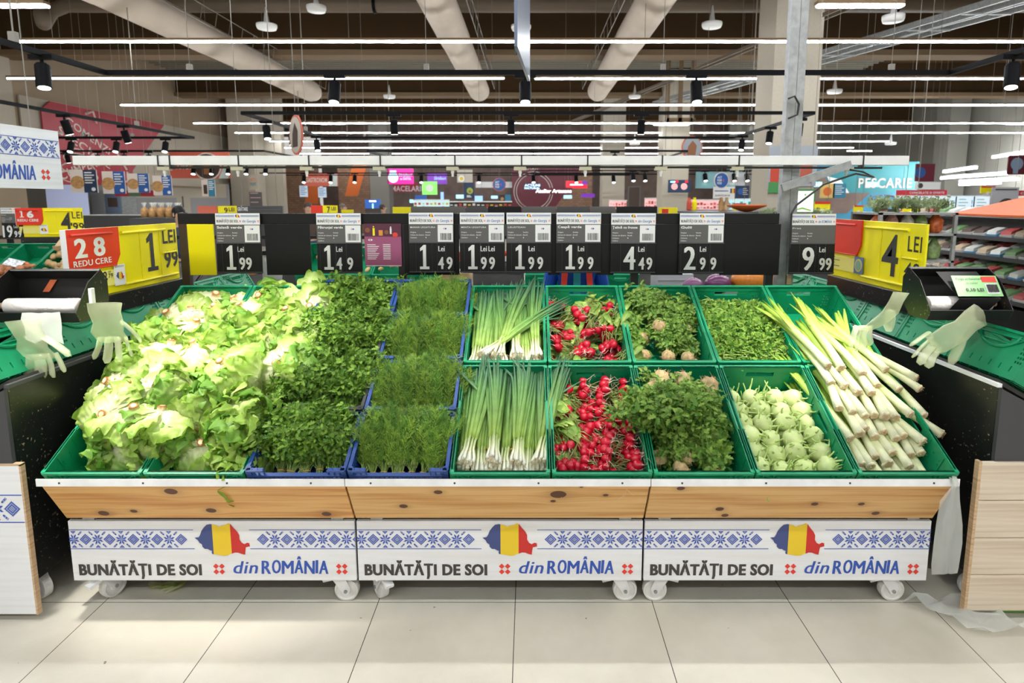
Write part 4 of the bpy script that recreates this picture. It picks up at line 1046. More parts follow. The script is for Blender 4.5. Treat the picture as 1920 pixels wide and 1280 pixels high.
for px in (296, 318, 447, 579, 713, 853, 978, 1102, 1242, 1386, 1619):
    x = atY(px, 300, 3.6).x; q = MB(); q.box(x-.004, x+.004, -.003, .053, -.072, .003); q.build('cable_tie', 'cable', r)
for px in (305, 443, 573, 710, 848, 975, 1098, 1240, 1384, 1590):
    x = atY(px, 300, 3.6).x; q = MB(); q.box(x-.035, x+.035, -.005, .03, -.082, -.062); co = q.build('lamp_connector', mat('connector', (.50,.47,.33), .4), r)
    q = MB(); q.tube([(x,.01,-.08),(x,.01,-.10)], .010, 8); q.tube([(x,.01,-.10),(x,.01,-.118)], .007, 8); q.build('bulb_holder', 'white_plastic', co)
r = thing('brace_arm', 'slanting metal brace between the post and the long beam', 'brace', (0,0,0))
a = atY(1466, 352, 3.58); b = atY(1595, 308, 3.54); q = MB(); q.bar(a, b, .03, .044); q.build('arm', 'galvanised', r)
c = atY(1640, 312, 3.6); q = MB(); q.tube([b+Vector((0,0,-.03)), b.lerp(c,.5)+Vector((0,0,-.035)), c+Vector((0,0,-.06)), b.lerp(c,.2)+Vector((0,-.01,-.05)), a.lerp(b,.6)+Vector((0,-.02,-.06)), a+Vector((.08,-.02,-.10)), atY(1484, 400, 3.56), atY(1480, 480, 3.58)], .006, 6); q.build('hanging_cable', 'cable', r)
q = MB(); p = lambda x, y: atY(x, y, 3.60)
q.tube([p(1478,185), p(1490,180), p(1498,195), p(1495,215), p(1478,222)], .006, 6)
o = q.build('cable', 'cable'); tag(o, 'short black cable loop tied to the metal post', 'cable')

# ---------------------------------------------------------------- dispensers, gloves, film
def finger(mb, pts, r0, flat=.4): mb.tube(pts, [r0*.95]+[r0]*(len(pts)-2)+[r0*.55], 8, flat=flat)
def glove(name, label, M, curl=.0, s=1.):
    """hanging by the cuff, fingers down (-z)"""
    b = MB(); b.X = M @ Matrix.Scale(s, 4)
    N = 12; vs = []; rows_ = [(0,.062,.020),(-.04,.058,.012),(-.09,.056,.012),(-.13,.060,.013),(-.165,.060,.012),(-.19,.052,.008)]
    for z, w_, d in rows_:
        for k in range(N):
            a = 2*PI*k/N; vs.append((w_*math.cos(a)+.006*math.sin(z*60), d*math.sin(a)+.008*math.sin(z*30+math.cos(a)*3)+curl*z*z*8, z))
    fs = [(i*N+k, i*N+(k+1) % N, (i+1)*N+(k+1) % N, (i+1)*N+k) for i in range(len(rows_)-1) for k in range(N)]
    b.add(vs, fs)
    y0 = curl*.28
    for x, L, sp in ((-.046,.095,-.022),(-.016,.115,-.008),(.015,.110,.006),(.045,.088,.020)):
        finger(b, [(x,y0,-.165),(x+sp*.4,y0+.004,-.165-L*.45),(x+sp,y0-.002,-.165-L*.85),(x+sp*1.1,y0,-.165-L)], .0185)
    finger(b, [(.045,y0*.4,-.085),(.078,y0*.5,-.122),(.104,y0*.6,-.160),(.112,y0*.6,-.180)], .021)
    o = b.build(name, 'glove_plastic', None, smooth=True); return tag(o, label, 'glove')
def film_sheet(label, P, cols_, m='film', name='plastic_film'):
    """P: rows of points -> a crumpled sheet"""
    b = MB(); n = len(P[0]); vs = []
    for i, row in enumerate(P):
        for j, p in enumerate(row):
            p = Vector(p); vs.append(p+Vector((noise.noise(p*25), noise.noise(p*25+Vector((9,0,0))), noise.noise(p*19)))*.012)
    b.add(vs, [(i*n+j, i*n+j+1, (i+1)*n+j+1, (i+1)*n+j) for i in range(len(P)-1) for j in range(n-1)])
    o = b.build(name, m, None, smooth=True); return tag(o, label, 'plastic film')
def dispenser(label, loc, W, side):
    r = thing('bag_dispenser', label, 'bag dispenser', loc)
    def sheet(mb, P, t=.003):
        for a, b in zip(P, P[1:]): mb.add([(0,a[0],a[1]),(W,a[0],a[1]),(W,b[0],b[1]),(0,b[0],b[1]),(0,a[0]+t,a[1]+t),(W,a[0]+t,a[1]+t),(W,b[0]+t,b[1]+t),(0,b[0]+t,b[1]+t)], [(0,1,2,3),(7,6,5,4),(0,4,5,1),(2,6,7,3),(0,3,7,4),(1,5,6,2)])
    P = [(-.11,.0),(-.09,-.045),(.03,-.045),(.10,.02),(.10,.12),(.06,.165)]
    q = MB(); sheet(q, P); q.build('tray', 'matte_black', r)
    for x in (-.003, W):
        q = MB(); q.prism([(-.11,0),(-.09,-.045),(.03,-.045),(.10,.02),(.10,.12),(.06,.165),(-.02,.12)], x, x+.003, 'x'); q.build('side_plate', 'scuffed_black', r)
    rr = .033; q = MB(); q.X = T((W*.10, -.02, .015)) @ R(PI/2, 4, 'Y')
    q.lathe([(rr*.4,0),(rr*.95,0),(rr,.004),(rr*1.02,.10),(rr*.98,.2),(rr,W*.78),(rr*.95,W*.79),(rr*.4,W*.79)], 20, wob=.05); ro = q.build('bag_roll', mat('roll_white', (.80,.76,.70), .4, bump=.4, bscale=40), r, smooth=True)
    q = MB(); q.tube([(W*.02,-.02,.015),(W*.97,-.02,.015)], .013, 10); q.build('cardboard_core', mat('cardboard', (.55,.38,.22), .7), ro)
    q = MB(); q.tube([(.0,.065,.163),(W,.065,.163)], .005, 8); q.build('rod', 'galvanised', r)
    if side == 'right':
        q = MB(); q.add([(W*.28,.03,.15),(W*.80,.03,.15),(W*.92,-.075,.045),(W*.40,-.075,.045)], [(0,1,2,3)]); q.add([(W*.40,-.075,.045),(W*.92,-.075,.045),(W*.8,-.06,-.01),(W*.3,-.06,-.01)], [(0,1,2,3)]); q.build('flap', 'matte_black', r)
        a = Vector((W*.38,-.068,.05)); X = T(a) @ R(math.radians(-36), 4, 'X')
        q = MB(); q.X = X; q.box(0, W*.56, -.012, -.010, 0, .10); lb = q.build('green_label', mat('label_green', (.30,.60,.25)), r)
        q = MB(); q.X = X; q.text('Punga ambalament', .012, .078, -.016, width=W*.33, cap=.012, bold=.01, shear=.2); q.text('cu mâner', .05, .058, -.016, width=W*.15, cap=.010, bold=.01, shear=.2); q.text('0,10 LEI', .04, .022, -.016, width=W*.22, cap=.015, bold=.04); q.build('label_lettering', 'ink_dark', lb)
        q = MB(); q.X = X; q.box(W*.36, W*.54, -.013, -.012, .068, .095); q.build('red_stripe', 'ink_red', lb)
        q = MB(); q.X = X; q.box(W*.38, W*.53, -.013, -.012, .012, .060); q.build('barcode_label', 'card_white', lb)
        q = MB(); q.X = X
        for i in range(9): q.box(W*.39+i*W*.0145, W*.39+i*W*.0145+.002+.001*(i % 3), -.018, -.015, .018, .054)
        q.build('barcode', 'ink_dark', lb)
    else:
        q = MB(); q.prism([(.11,.06),(.15,.115),(.18,.115),(.14,.06)], .092, .097); q.build('orange_sticker', mat('orange_sticker', (.45,.10,.03)), r)
    return r
YD = 2.66
a = atY(22, 578, YD); dispenser('black bag roll holder on the left side stand, with a hanging film', (a.x-.04, YD, a.z), .40, 'left')
b = atY(1716, 574, YD); dispenser('black bag roll holder with a green label on the right side stand', (b.x, YD, b.z), .345, 'right')
p = lambda x, y, Y=YD-.12: atY(x, y, Y)
glove('plastic_glove', 'pale plastic glove hanging from a clip beside the left bag holder', T(p(196, 568)) @ R(.35, 4, 'Z') @ R(.06, 4, 'Y'), .4, 1.02)
q = MB(); a = p(172, 560, YD-.11); q.box(a.x-.006, a.x+.008, a.y-.01, a.y+.012, a.z-.02, a.z+.045); o = q.build('clip', 'white_plastic', None, bevel=.002); tag(o, 'small white clip holding the glove on the left bag holder', 'clip')
glove('plastic_glove', 'wide plastic glove hanging in the lower left corner of the crates', T(p(42, 600, YD-.2)) @ R(-.15, 4, 'Z') @ R(-.1, 4, 'Y') @ Matrix.Diagonal((1.25,1,.9,1)), .2, 1.05)
glove('plastic_glove', 'crumpled white glove hanging at the left end of the right bag holder', T(p(1690, 548)) @ R(.55, 4, 'Z') @ R(.12, 4, 'Y'), .5, 1.0)
glove('plastic_glove', 'plastic glove hanging below the right bag holder with fingers pointing down left', T(p(1838, 590)) @ R(.3, 4, 'Z') @ R(.85, 4, 'Y') @ Matrix.Diagonal((1,1,1.05,1)), .3, 1.05)
film_sheet('sheet of clear film hanging out of the left bag holder', [[p(x+(i*1.5), 585+i*13+(6*(j % 2) if i == 4 else 0), YD-.12-.006*i) for j, x in enumerate((42,58,74,88,100,112))] for i in range(5)], None)
film_sheet('bunch of clear film hanging from the right end of the main display', [[atY(1782+(x-1782)*w_+dx, y, 2.27+.02*math.sin(j*1.3+i)) for j, x in enumerate((1760,1768,1776,1784,1792,1800))] for i, (y, w_, dx) in enumerate(((893,.3,8),(905,.45,8),(940,.9,4),(980,1.2,0),(1020,1.3,-4),(1060,1.3,-8),(1078,1.2,-8)))], None)
fz = [[Vector((1.60+.05*j+.03*i, 2.42-.035*i, .008+.05*abs(math.sin(i*1.3+j*2.1)))) for j in range(6)] for i in range(7)]
film_sheet('crumpled clear film lying on the floor by the right caster', fz, None)
q = MB(); 
for k in range(5): leaf(q, T((-1.72+.03*k, 2.56-.02*k, .01)) @ R(.4*k-.6, 4, 'Z'), .11, .05, .3, .2, .006, 5, 4, LIN, seed=k)
o = q.build('fallen_leaf', 'leaf_lettuce', None, smooth=True); tag(o, 'wilted lettuce scraps on the floor behind the left caster', 'leaves', kind='stuff')
q = MB(); q.tube([(1.93,2.37,.012),(2.1,2.36,.012),(2.3,2.40,.012)], .006, 6); o = q.build('cable', mat('green_plastic', (.15,.45,.05)), None); tag(o, 'bright green strap on the floor under the right side stand', 'strap')
# ---------------------------------------------------------------- hall: ceiling, walls, girders
mat('ceiling_brown', (.062,.037,.018), .9, spec=.05, var=.1, scale=.5)
mat('girder_brown', (.056,.033,.016), .9, spec=.05, var=.08, scale=.6); mat('flange_tan', (.19,.13,.08), .8, spec=.1)
mat('ceiling_sheet', (.24,.22,.18), .6); mat('duct_cloth', (.50,.42,.34), .8, var=.05, scale=3, bump=.3, bscale=5); mat('pipe_tan', (.15,.11,.075), .6)
mat('wall_tan', (.33,.25,.17), .8, var=.05, scale=.6); mat('wall_beige', (.46,.41,.33), .8, var=.04); mat('wall_grey', (.20,.19,.165), .8, var=.05); mat('wall_dark', (.16,.11,.09), .8, var=.2, scale=2)
mat('wall_lilac', (.50,.55,.80), .7); mat('track_black', (.006,.006,.007), .5, spec=.06)
def brick_mat():
    m = bpy.data.materials.new('brick'); m.use_nodes = True; nt = m.node_tree; b = nt.nodes['Principled BSDF']
    tc = nd(nt, 'ShaderNodeTexCoord'); mp = nd(nt, 'ShaderNodeMapping'); mp.inputs['Rotation'].default_value = (PI/2, 0, 0)
    br = nd(nt, 'ShaderNodeTexBrick'); br.inputs['Scale'].default_value = 2.2; br.inputs['Color1'].default_value = (.30,.16,.09,1); br.inputs['Color2'].default_value = (.22,.11,.06,1); br.inputs['Mortar'].default_value = (.14,.09,.06,1)
    nt.links.new(tc.outputs['Object'], mp.inputs[0]); nt.links.new(mp.outputs[0], br.inputs['Vector']); nt.links.new(br.outputs[0], b.inputs['Base Color']); MATS['brick'] = m
brick_mat()
struct('ceiling', MB().box(-20, 22, -3, 46, 6.3, 6.4), 'ceiling_brown')
for i, (y, zb) in enumerate(((14.4, 4.93), (21.5, 5.2), (28., 5.1), (5.2, 5.6))):
    b = MB(); b.box(-20, 22, y, y+.3, zb+.12, 6.3); struct('trim_%d' % (2*i+1), b, 'girder_brown')
    b = MB(); b.box(-20, 22, y-.12, y+.42, zb, zb+.12); struct('trim_%d' % (2*i+2), b, 'flange_tan')
b = MB(); b.box(-12, 11, 15.2, 21.3, 6.05, 6.1)
for i in range(20): b.box(-12, 11, 15.3+i*.3, 15.36+i*.3, 5.99, 6.05)
struct('trim_9', b, 'ceiling_sheet')
W = lambda n, a, m: struct(n, MB().box(*a), m)
b = MB(); b.box(-12.3, -12., 4, 14.8, 0, 6.3); b.box(-12.3, -12., 14.8, 25, 2.15, 6.3); struct('wall_left', b, 'wall_tan'); W('wall_bakery_side', (-20, -19.8, 14, 24, 0, 3), 'wall_grey'); W('wall_bakery_back', (-20, -12.2, 24.3, 24.5, 0, 3), 'wall_grey'); W('wall_back', (-12, 22, 36, 36.3, 0, 6.3), 'wall_dark'); W('wall_right', (17, 17.3, 2, 36, 0, 6.3), 'wall_grey')
W('wall_back_left', (-12.3, -9.9, 25, 25.3, 0, 6.3), 'wall_beige'); W('wall_back_right', (10.5, 17, 33, 33.3, 0, 6.3), 'wall_grey')
b = MB(); b.box(-12., -11.9, 8, 14.6, 2.5, 6.3); b.box(-12.1, -11.6, 8.0, 11.0, 0, 6.3); struct('wall_column', b, 'wall_beige')
b = MB(); b.box(-11.97, -11.93, 14.8, 24.9, 2.2, 4.16); struct('trim_10', b, 'wall_beige')
# white fabric air ducts, with their wire ladders
for i, (x, nm) in enumerate(((-6.05, 'left'), (-1.39, 'middle'), (1.88, 'right'))):
    r = thing('fabric_air_duct', 'long white fabric air duct under the ceiling, %s one of three' % nm, 'air duct', (x, 6, 4.7), (0,0,0), 'fabric air ducts')
    q = MB(); P = [(0, y, 0) for y in (0, 3, 3.1, 6, 6.1, 9, 9.1, 11.5, 11.8)]; q.tube(P, [.28,.28,.272,.28,.272,.28,.272,.28,.22], 24); q.build('duct_tube', 'duct_cloth', r, smooth=True)
    q = MB(); s = 1 if x < 0 else -1
    for k in (0, 1): q.tube([(s*(.42+.0*k), 0, .05+.30*k), (s*.42, 11.5, .05+.30*k)], .008, 4)
    for k in range(24): q.tube([(s*.42, k*.5, .05), (s*.42, k*.5+.12, .35)], .008, 4)
    q.build('wire_ladder', 'wire', r)
    q = MB()
    for k in range(5): q.tube([(0, 1+k*2.5, .27), (0, 1+k*2.5, 1.6)], .006, 4)
    q.build('hanger', 'wire', r)
r = thing('ceiling_pipe', 'tan pipe running across under the ceiling with a bend at its left end', 'pipe', (0, 12.4, 5.42))
q = MB(); q.tube([(16,0,0),(-8.6,0,0),(-8.9,0,0),(-9.15,-.05,-.12),(-9.25,-.1,-.30),(-9.1,-.35,-.42),(-8.7,-.9,-.42)], .13, 14); q.build('pipe', 'pipe_tan', r, smooth=True)
q = MB()
for x in (-8, -3, 2, 7, 12): q.tube([(x,0,0),(x+.06,0,0)], .15, 14)
q.build('pipe_clamp', 'track_black', r)
q = MB(); q.tube([(6.8,9,4.3),(3.9,17,4.7)], .02, 4)
r = thing('cable_tray', 'pair of long grey cable trays slanting across the ceiling at right', 'cable tray')
for k, (xa, xb) in enumerate(((7.6, 3.9), (8.1, 4.1))):
    q = MB(); a = Vector((xa, 8.5, 4.75)); c = Vector((xb, 20, 4.75)); q.bar(a, c, .05, .10); q.bar(a+Vector((.35,0,0)), c+Vector((.35,0,0)), .05, .10)
    for t in range(12): p1 = a.lerp(c, t/12); q.box(p1.x, p1.x+.36, p1.y, p1.y+.04, p1.z-.06, p1.z-.03)
    q.build('tray', 'galvanised', r)
r = thing('cable_tray', 'narrow tan cable ladder crossing the ceiling left of the grey trays', 'cable tray'); q = MB()
a = Vector((5.0, 9.5, 4.7)); c = Vector((1.6, 24, 4.7)); q.bar(a, c, .03, .06); q.bar(a+Vector((.16,0,0)), c+Vector((.16,0,0)), .03, .06); q.build('tray', 'pipe_tan', r)
r = thing('steel_column', 'tall double steel column hanging from the ceiling right of centre', 'frame', (0,0,0)); q = MB()
for px in (1253, 1277, 1300): p1 = atY(px, 170, 17); q.box(p1.x-.05, p1.x+.05, 17, 17.1, atY(0, 228, 17).z, 6.3)
for py in (150, 228): z = atY(0, py, 17).z; q.box(atY(1249,py,17).x, atY(1304,py,17).x, 17, 17.1, z, z+.1)
q.build('steel_frame', 'flange_tan', r)
for px, py, Y in ((593,14,9.5),(500,48,11),(977,50,11),(1675,32,8.6),(1335,45,11),(730,180,18),(1565,170,15),(1190,180,18),(1190,268,20),(1670,268,20)):
    c = atY(px, py, Y); q = MB(); q.X = T(c); k = .14 if Y < 9.6 else .17; q.lathe([(k*.9,-.06),(k,-.02),(k,.02),(k*.3,.04),(.01,.3)], 18); o = q.build('ceiling_speaker', 'card_white', None, smooth=True)
    o.location = (0,0,0); tag(o, {593:'small dome fitting at the top left of the ceiling',1675:'large white dome fitting at the top right'}.get(px, 'round ceiling fitting hanging at the ceiling, %s' % {500:'beside the left duct',977:'behind the edge-on banner',1335:'right of the right duct',730:'left of the middle duct end',1565:'just right of the post',1190:'above the right duct end'}.get(px, 'among the far lamp rows')), 'ceiling fitting', 'round ceiling fittings')

# ---------------------------------------------------------------- strip lamps
def strip(px0, px1, py, label, seg=1.5, Y=None, zz=4.0, th=.030):
    if Y is None:
        Y = 9.3
        for _ in range(30): Y += (atY(993, py, Y).z < zz)*.0+(zz-atY(993, py, Y).z)/(atY(993,py,Y+1).z-atY(993,py,Y).z)
    x0 = atY(px0, py, Y).x; x1 = atY(px1, py, Y).x
    r = thing('strip_lamp', label, 'ceiling lamp', (0, Y, zz), (0,0,0), 'rows of bright strip lamps')
    MB().box(x0, x1, -th*.6, th*.6, .012, .05).build('housing', 'flange_tan', r)
    q = MB(); x = x0+.02
    while x < x1-.05: q.box(x, min(x+seg-.015, x1), -th/2, th/2, -.012, .012); x += seg
    q.build('tube', 'lamp_tube', r)
    q = MB(); x = x0+min(.6, (x1-x0)/2)
    while x < x1: q.tube([(x, 0, .05), (x, 0, 6.3-zz)], .0035, 4); x += 4.3
    q.build('hanger', 'wire', r)
nm = ORD[1:]
for i, (a, b, y) in enumerate(((22, 2100, 78), (12, 945, 147), (1001, 2000, 147.5), (225, 2000, 197), (362, 2000, 231), (440, 1930, 249), (505, 1672, 265), (515, 1600, 277), (560, 1500, 288))):
    strip(a, b, y, 'row of strip lamps across the hall, %s from the top' % ['first','second','second','third','fourth','fifth','sixth','seventh','eighth'][i]+(' (left part)' if i == 1 else ' (right part)' if i == 2 else ''))
strip(-200, 88, 11, 'short strip lamp in the top left corner', th=.09, Y=7.66); strip(1530, 1692, 12, 'single strip lamp at the top right above the big pillar', th=.09, Y=7.66)
for i, (a, b, y, Y) in enumerate(((1885, 1990, 232, 19.),(1588, 1634, 283, 26.),(1225,1290,234,20.),(600,646,232,20.))): strip(a, b, y, 'short bright strip lamp among the far rows, %s' % ['at the right edge','right of the big pillar','left of the big pillar','right of the round banner'][i], Y=Y, zz=atY(993, y, Y).z, th=.08)
for i, (x0, y0, x1, y1) in enumerate(((1770,322,1830,314),(1765,334,1892,325),(1800,341,1910,336),(1862,295,1935,284),(1800,346,1875,343))):
    a = atY(x0, y0, 22); b = atY(x1, y1, 19); q = MB(); q.bar(a, b, .07, .06); r = thing('strip_lamp', 'slanting strip lamp over the freezers at right, %s of five' % ORD[i+1], 'ceiling lamp', group='slanting strip lamps'); q.build('tube', 'lamp_tube', r); q = MB(); q.bar(a+Vector((0,0,.06)), b+Vector((0,0,.06)), .09, .03); q.build('housing', 'white_metal', r)
for Y in (6.4, 3.4, .6, -2.2):
    r = thing('strip_lamp', 'strip lamp row over the aisle above the camera view, %s' % {6.4:'nearest the visible rows',3.4:'above the display',.6:'above the aisle',-2.2:'behind the aisle'}[Y], 'ceiling lamp', (0, Y, 4.3), (0,0,0), 'rows of bright strip lamps')
    q = MB(); q.box(-7, 7, -.035, .035, -.012, .012); q.build('tube', 'lamp_tube', r)
    q = MB(); q.box(-7, 7, -.03, .03, .012, .05); q.build('housing', 'flange_tan', r)

# ---------------------------------------------------------------- lighting tracks and spots
ZT = 2.80
def track(label, X0_, X1_, Y0_, Y1_, sides='lrnf', z=ZT):
    r = thing('lighting_track', label, 'lighting track', (0,0,z), (0,0,0), 'black lighting tracks'); w_ = .035
    if 'n' in sides: MB().box(X0_, X1_, Y0_-w_/2, Y0_+w_/2, -.02, .02).build('rail', 'track_black', r)
    if 'f' in sides: MB().box(X0_, X1_, Y1_-w_/2, Y1_+w_/2, -.02, .02).build('rail', 'track_black', r)
    if 'l' in sides: MB().box(X0_-w_/2, X0_+w_/2, Y0_, Y1_, -.02, .02).build('rail', 'track_black', r)
    if 'r' in sides: MB().box(X1_-w_/2, X1_+w_/2, Y0_, Y1_, -.02, .02).build('rail', 'track_black', r)
    for t in (.1, .38, .66, .93):
        x = X0_+(X1_-X0_)*t
        if 'f' in sides: q = MB(); q.tube([(x, Y1_, .02), (x, Y1_, 3.5)], .003, 4); q.box(x-.02, x+.02, Y1_-.02, Y1_+.02, .02, .07); q.build('hanging_wire', 'wire', r)
    for x in (X0_, X1_):
        if ('l' in sides and x == X0_) or ('r' in sides and x == X1_):
            y = Y0_+(Y1_-Y0_)*.72; q = MB(); q.tube([(x, y, .02), (x, y, 3.4)], .007, 4); q.box(x-.025, x+.025, y-.02, y+.02, .02, .09); q.build('hanging_wire', 'wire', r)
track('black rectangular spotlight track nearest the camera', -3.63, 3.6, 2.1, 5.45)
track('second black rectangular spotlight track, behind the nearest', -3.6, 3.56, 7.9, 10.97)
track('third black rectangular spotlight track from the camera', -3.6, 3.5, 13.9, 17.)
track('left black spotlight track in front of the red bakery banner', -9.0, -5.87, 5.4, 10.97, 'rf')
track('black spotlight track above the four bakery posters', -11., -5.9, 13.9, 17., 'lrn')
track('black spotlight track in front of the cake shop banner', -11.2, -5.9, 18.6, 21., 'nfr')
track('far black spotlight track, left of centre', -10.4, 4.2, 24., 26, 'nf', 2.75)
track('far black spotlight track, right of centre', .2, 9, 22., 25, 'nfl', 2.75)
def tspot(px, Y, tilt, yaw, label, z=ZT, k=1., light=None, x=None):
    if x is None: x = atY(px, 140, Y).x if False else (px-PX)/pxm(Y, z)
    r = thing('track_spotlight', label, 'spotlight', (x, Y, z-.02), (0,0,0), 'track spotlights')
    q = MB(); q.box(-.09*k, .09*k, -.017, .017, -.025, .012); q.build('adapter', 'track_black', r)
    q = MB(); q.tube([(0,0,-.02),(0,0,-.07*k)], .012*k, 8); q.build('stem', 'track_black', r)
    X = T((0, 0, -.07*k)) @ R(yaw, 4, 'Z') @ R(tilt, 4, 'X')
    q = MB(); q.X = X; q.lathe([(.045*k,-.17*k),(.05*k,-.165*k),(.05*k,.0),(.044*k,.01),(.02,.012)], 20); h_ = q.build('head', 'track_black', r, smooth=False)
    q = MB(); q.X = X; q.lathe([(.001,-.1725*k),(.040*k,-.1725*k),(.040*k,-.171*k)], 18); q.build('lens', 'lamp_face', h_)
    if light:
        l = spot_light((0,0,0), (0,0,-1), light[1], light[2], .7); tgt = Vector(light[0]); p0 = Vector((x, Y, z-.3))
        l.parent = r; d = (tgt-p0).normalized(); l.location = X @ Vector((0,0,-.19*k)); l.rotation_euler = d.to_track_quat('-Z', 'Y').to_euler()
    return r
TL = 'spotlight on the nearest track, '
tspot(0, 4.75, -.25, .6, TL+'at its left side', x=-3.63, light=((-1.9,3.0,.8), 90, 55))
tspot(627, 5.45, -.3, 0, TL+'left of the middle', light=((-.6,3.2,.9), 40, 55))
tspot(985, 5.45, -.3, 0, TL+'below the edge-on banner', light=((0,3,.9), 40, 55))
tspot(1306, 5.45, -.3, 0, TL+'right of the middle', light=((1.,3.2,.9), 40, 55))
tspot(0, 4.75, -.3, -.6, TL+'at its right side', x=3.6, light=((1.7,3.0,.8), 90, 55))
# lamps on the track side over the aisle, aimed at the produce
for i, (x, tg, wt, sz) in enumerate(((-2.1, (-1.6,2.65,.70), 250, 44), (-1.2, (-1.4,3.0,.92), 190, 36), (.3, (.25,3.0,.85), 110, 46), (1.1, (1.35,3.0,.9), 150, 38), (2.1, (1.45,2.9,.8), 150, 28), (-.5, (-.5,3.0,.85), 70, 44))):
    d = Vector(tg)-Vector((x, 2.1, ZT)); tspot(0, 2.1, .4, 0, TL+'over the aisle above the view, %s' % ORD[i+1], x=x, light=(tg, wt, sz))
for px in (738, 958, 1203): tspot(px, 7.9, .15, 0, 'dark spotlight on the second track, %s' % {738:'left',958:'middle',1203:'right'}[px])
for px in (818, 1000, 1153): tspot(px, 13.9, -.4, 0, 'small lit spotlight on the third track, %s' % {818:'left',1000:'middle',1153:'right'}[px], k=1.15)
for i, (px, Y) in enumerate(((488, 8.6),(532, 9.5),(574,10.6))): tspot(0, Y, -.3, .6, 'lit spotlight on the left side of the second track, %s' % ORD[i+1], x=-3.6)
for i, (px, Y) in enumerate(((1497, 8.3),(1443, 9.3),(1402,10.5))): tspot(0, Y, -.3, -.6, 'lit spotlight on the right side of the second track, %s' % ORD[i+1], x=3.56)
for i, Y in enumerate((7.95, 9.1)): tspot(0, Y, .3, -.4, 'dark spotlight before the red banner, %s' % ('nearer', 'farther')[i], x=-5.87)
for i, px in enumerate((133, 218, 310)): tspot(px, 10.97, -.4, .1, 'lit spotlight in front of the red banner, %s from the left' % ORD[i+1])
for i, px in enumerate((125, 182, 232, 278)): tspot(px, 13.9, .2, .1, 'small dark spotlight above the bakery posters, %s from the left' % ORD[i+1])
for i, px in enumerate((363, 397, 428, 462, 498)): tspot(px, 18.6, -.4, .1, 'small lit spotlight before the cake shop banner, %s from the left' % ORD[i+1], k=1.3)
for i, px in enumerate((570, 620, 665, 790, 898, 1000, 1080, 1150)): tspot(px, 24, -.4, .1, 'tiny lit spotlight on the far track left of centre, %s from the left' % ORD[i+1], z=2.75, k=1.5)
for i, px in enumerate((1187, 1209, 1322, 1376, 1400, 1423)): tspot(px, 22, -.4, .1, 'tiny lit spotlight on the far track right of centre, %s from the left' % ORD[i+1], z=2.75, k=1.5)

# ---------------------------------------------------------------- pillars
def pillar(label, px0, px1, Y, m='wall_beige', extra=None):
    x0 = atY(px0, 300, Y).x; x1 = atY(px1, 300, Y).x; r = thing('pillar', label, 'pillar', (x0, Y, 0), (0,0,0), 'pillars of the hall')
    MB().box(0, x1-x0, 0, (x1-x0), 0, 6.3).build('shaft', m, r); return r, x1-x0
pr, pw = pillar('big square beige pillar behind the metal post', 1442, 1529, 10.5)
def pic(parent, x0, x1, z0, z1, m, y=-.03, name='picture'): return MB().box(x0, x1, y, 0, z0, z1).build(name, m, parent)
pic(pr, -.01, .44, 1.9, 2.62, mat('poster_sky', (.35,.38,.42)), name='tomato_poster'); pic(pr, .02, .42, 2.0, 2.25, mat('tomato_red', (.55,.06,.03)), -.034, 'tomatoes'); pic(pr, .0, .43, 1.84, 2.02, mat('poster_green', (.06,.28,.08)), -.038, 'green_strip')
pic(pr, .50, .80, 1.95, 2.62, mat('poster_sky'), name='sausage_poster'); pic(pr, .52, .72, 2.0, 2.4, mat('sausage', (.45,.10,.06)), -.034, 'sausages'); pic(pr, .5, .8, 1.5, 1.9, 'poster_green', name='green_board')
pillar('pale pillar behind the menu screen', 1243, 1292, 21); pillar('pale pillar right of the menu screen, farther back', 1130, 1172, 27, 'wall_beige')
pillar('grey pillar left of the pink screen', 692, 728, 29, 'wall_grey'); pillar('grey pillar behind the slanting lamps at right', 1775, 1812, 24, 'wall_grey'); pillar('grey pillar at the far right', 1895, 1930, 26, 'wall_beige')
pillar('beige pillar left of the brick wall', 430, 476, 24, 'wall_beige')

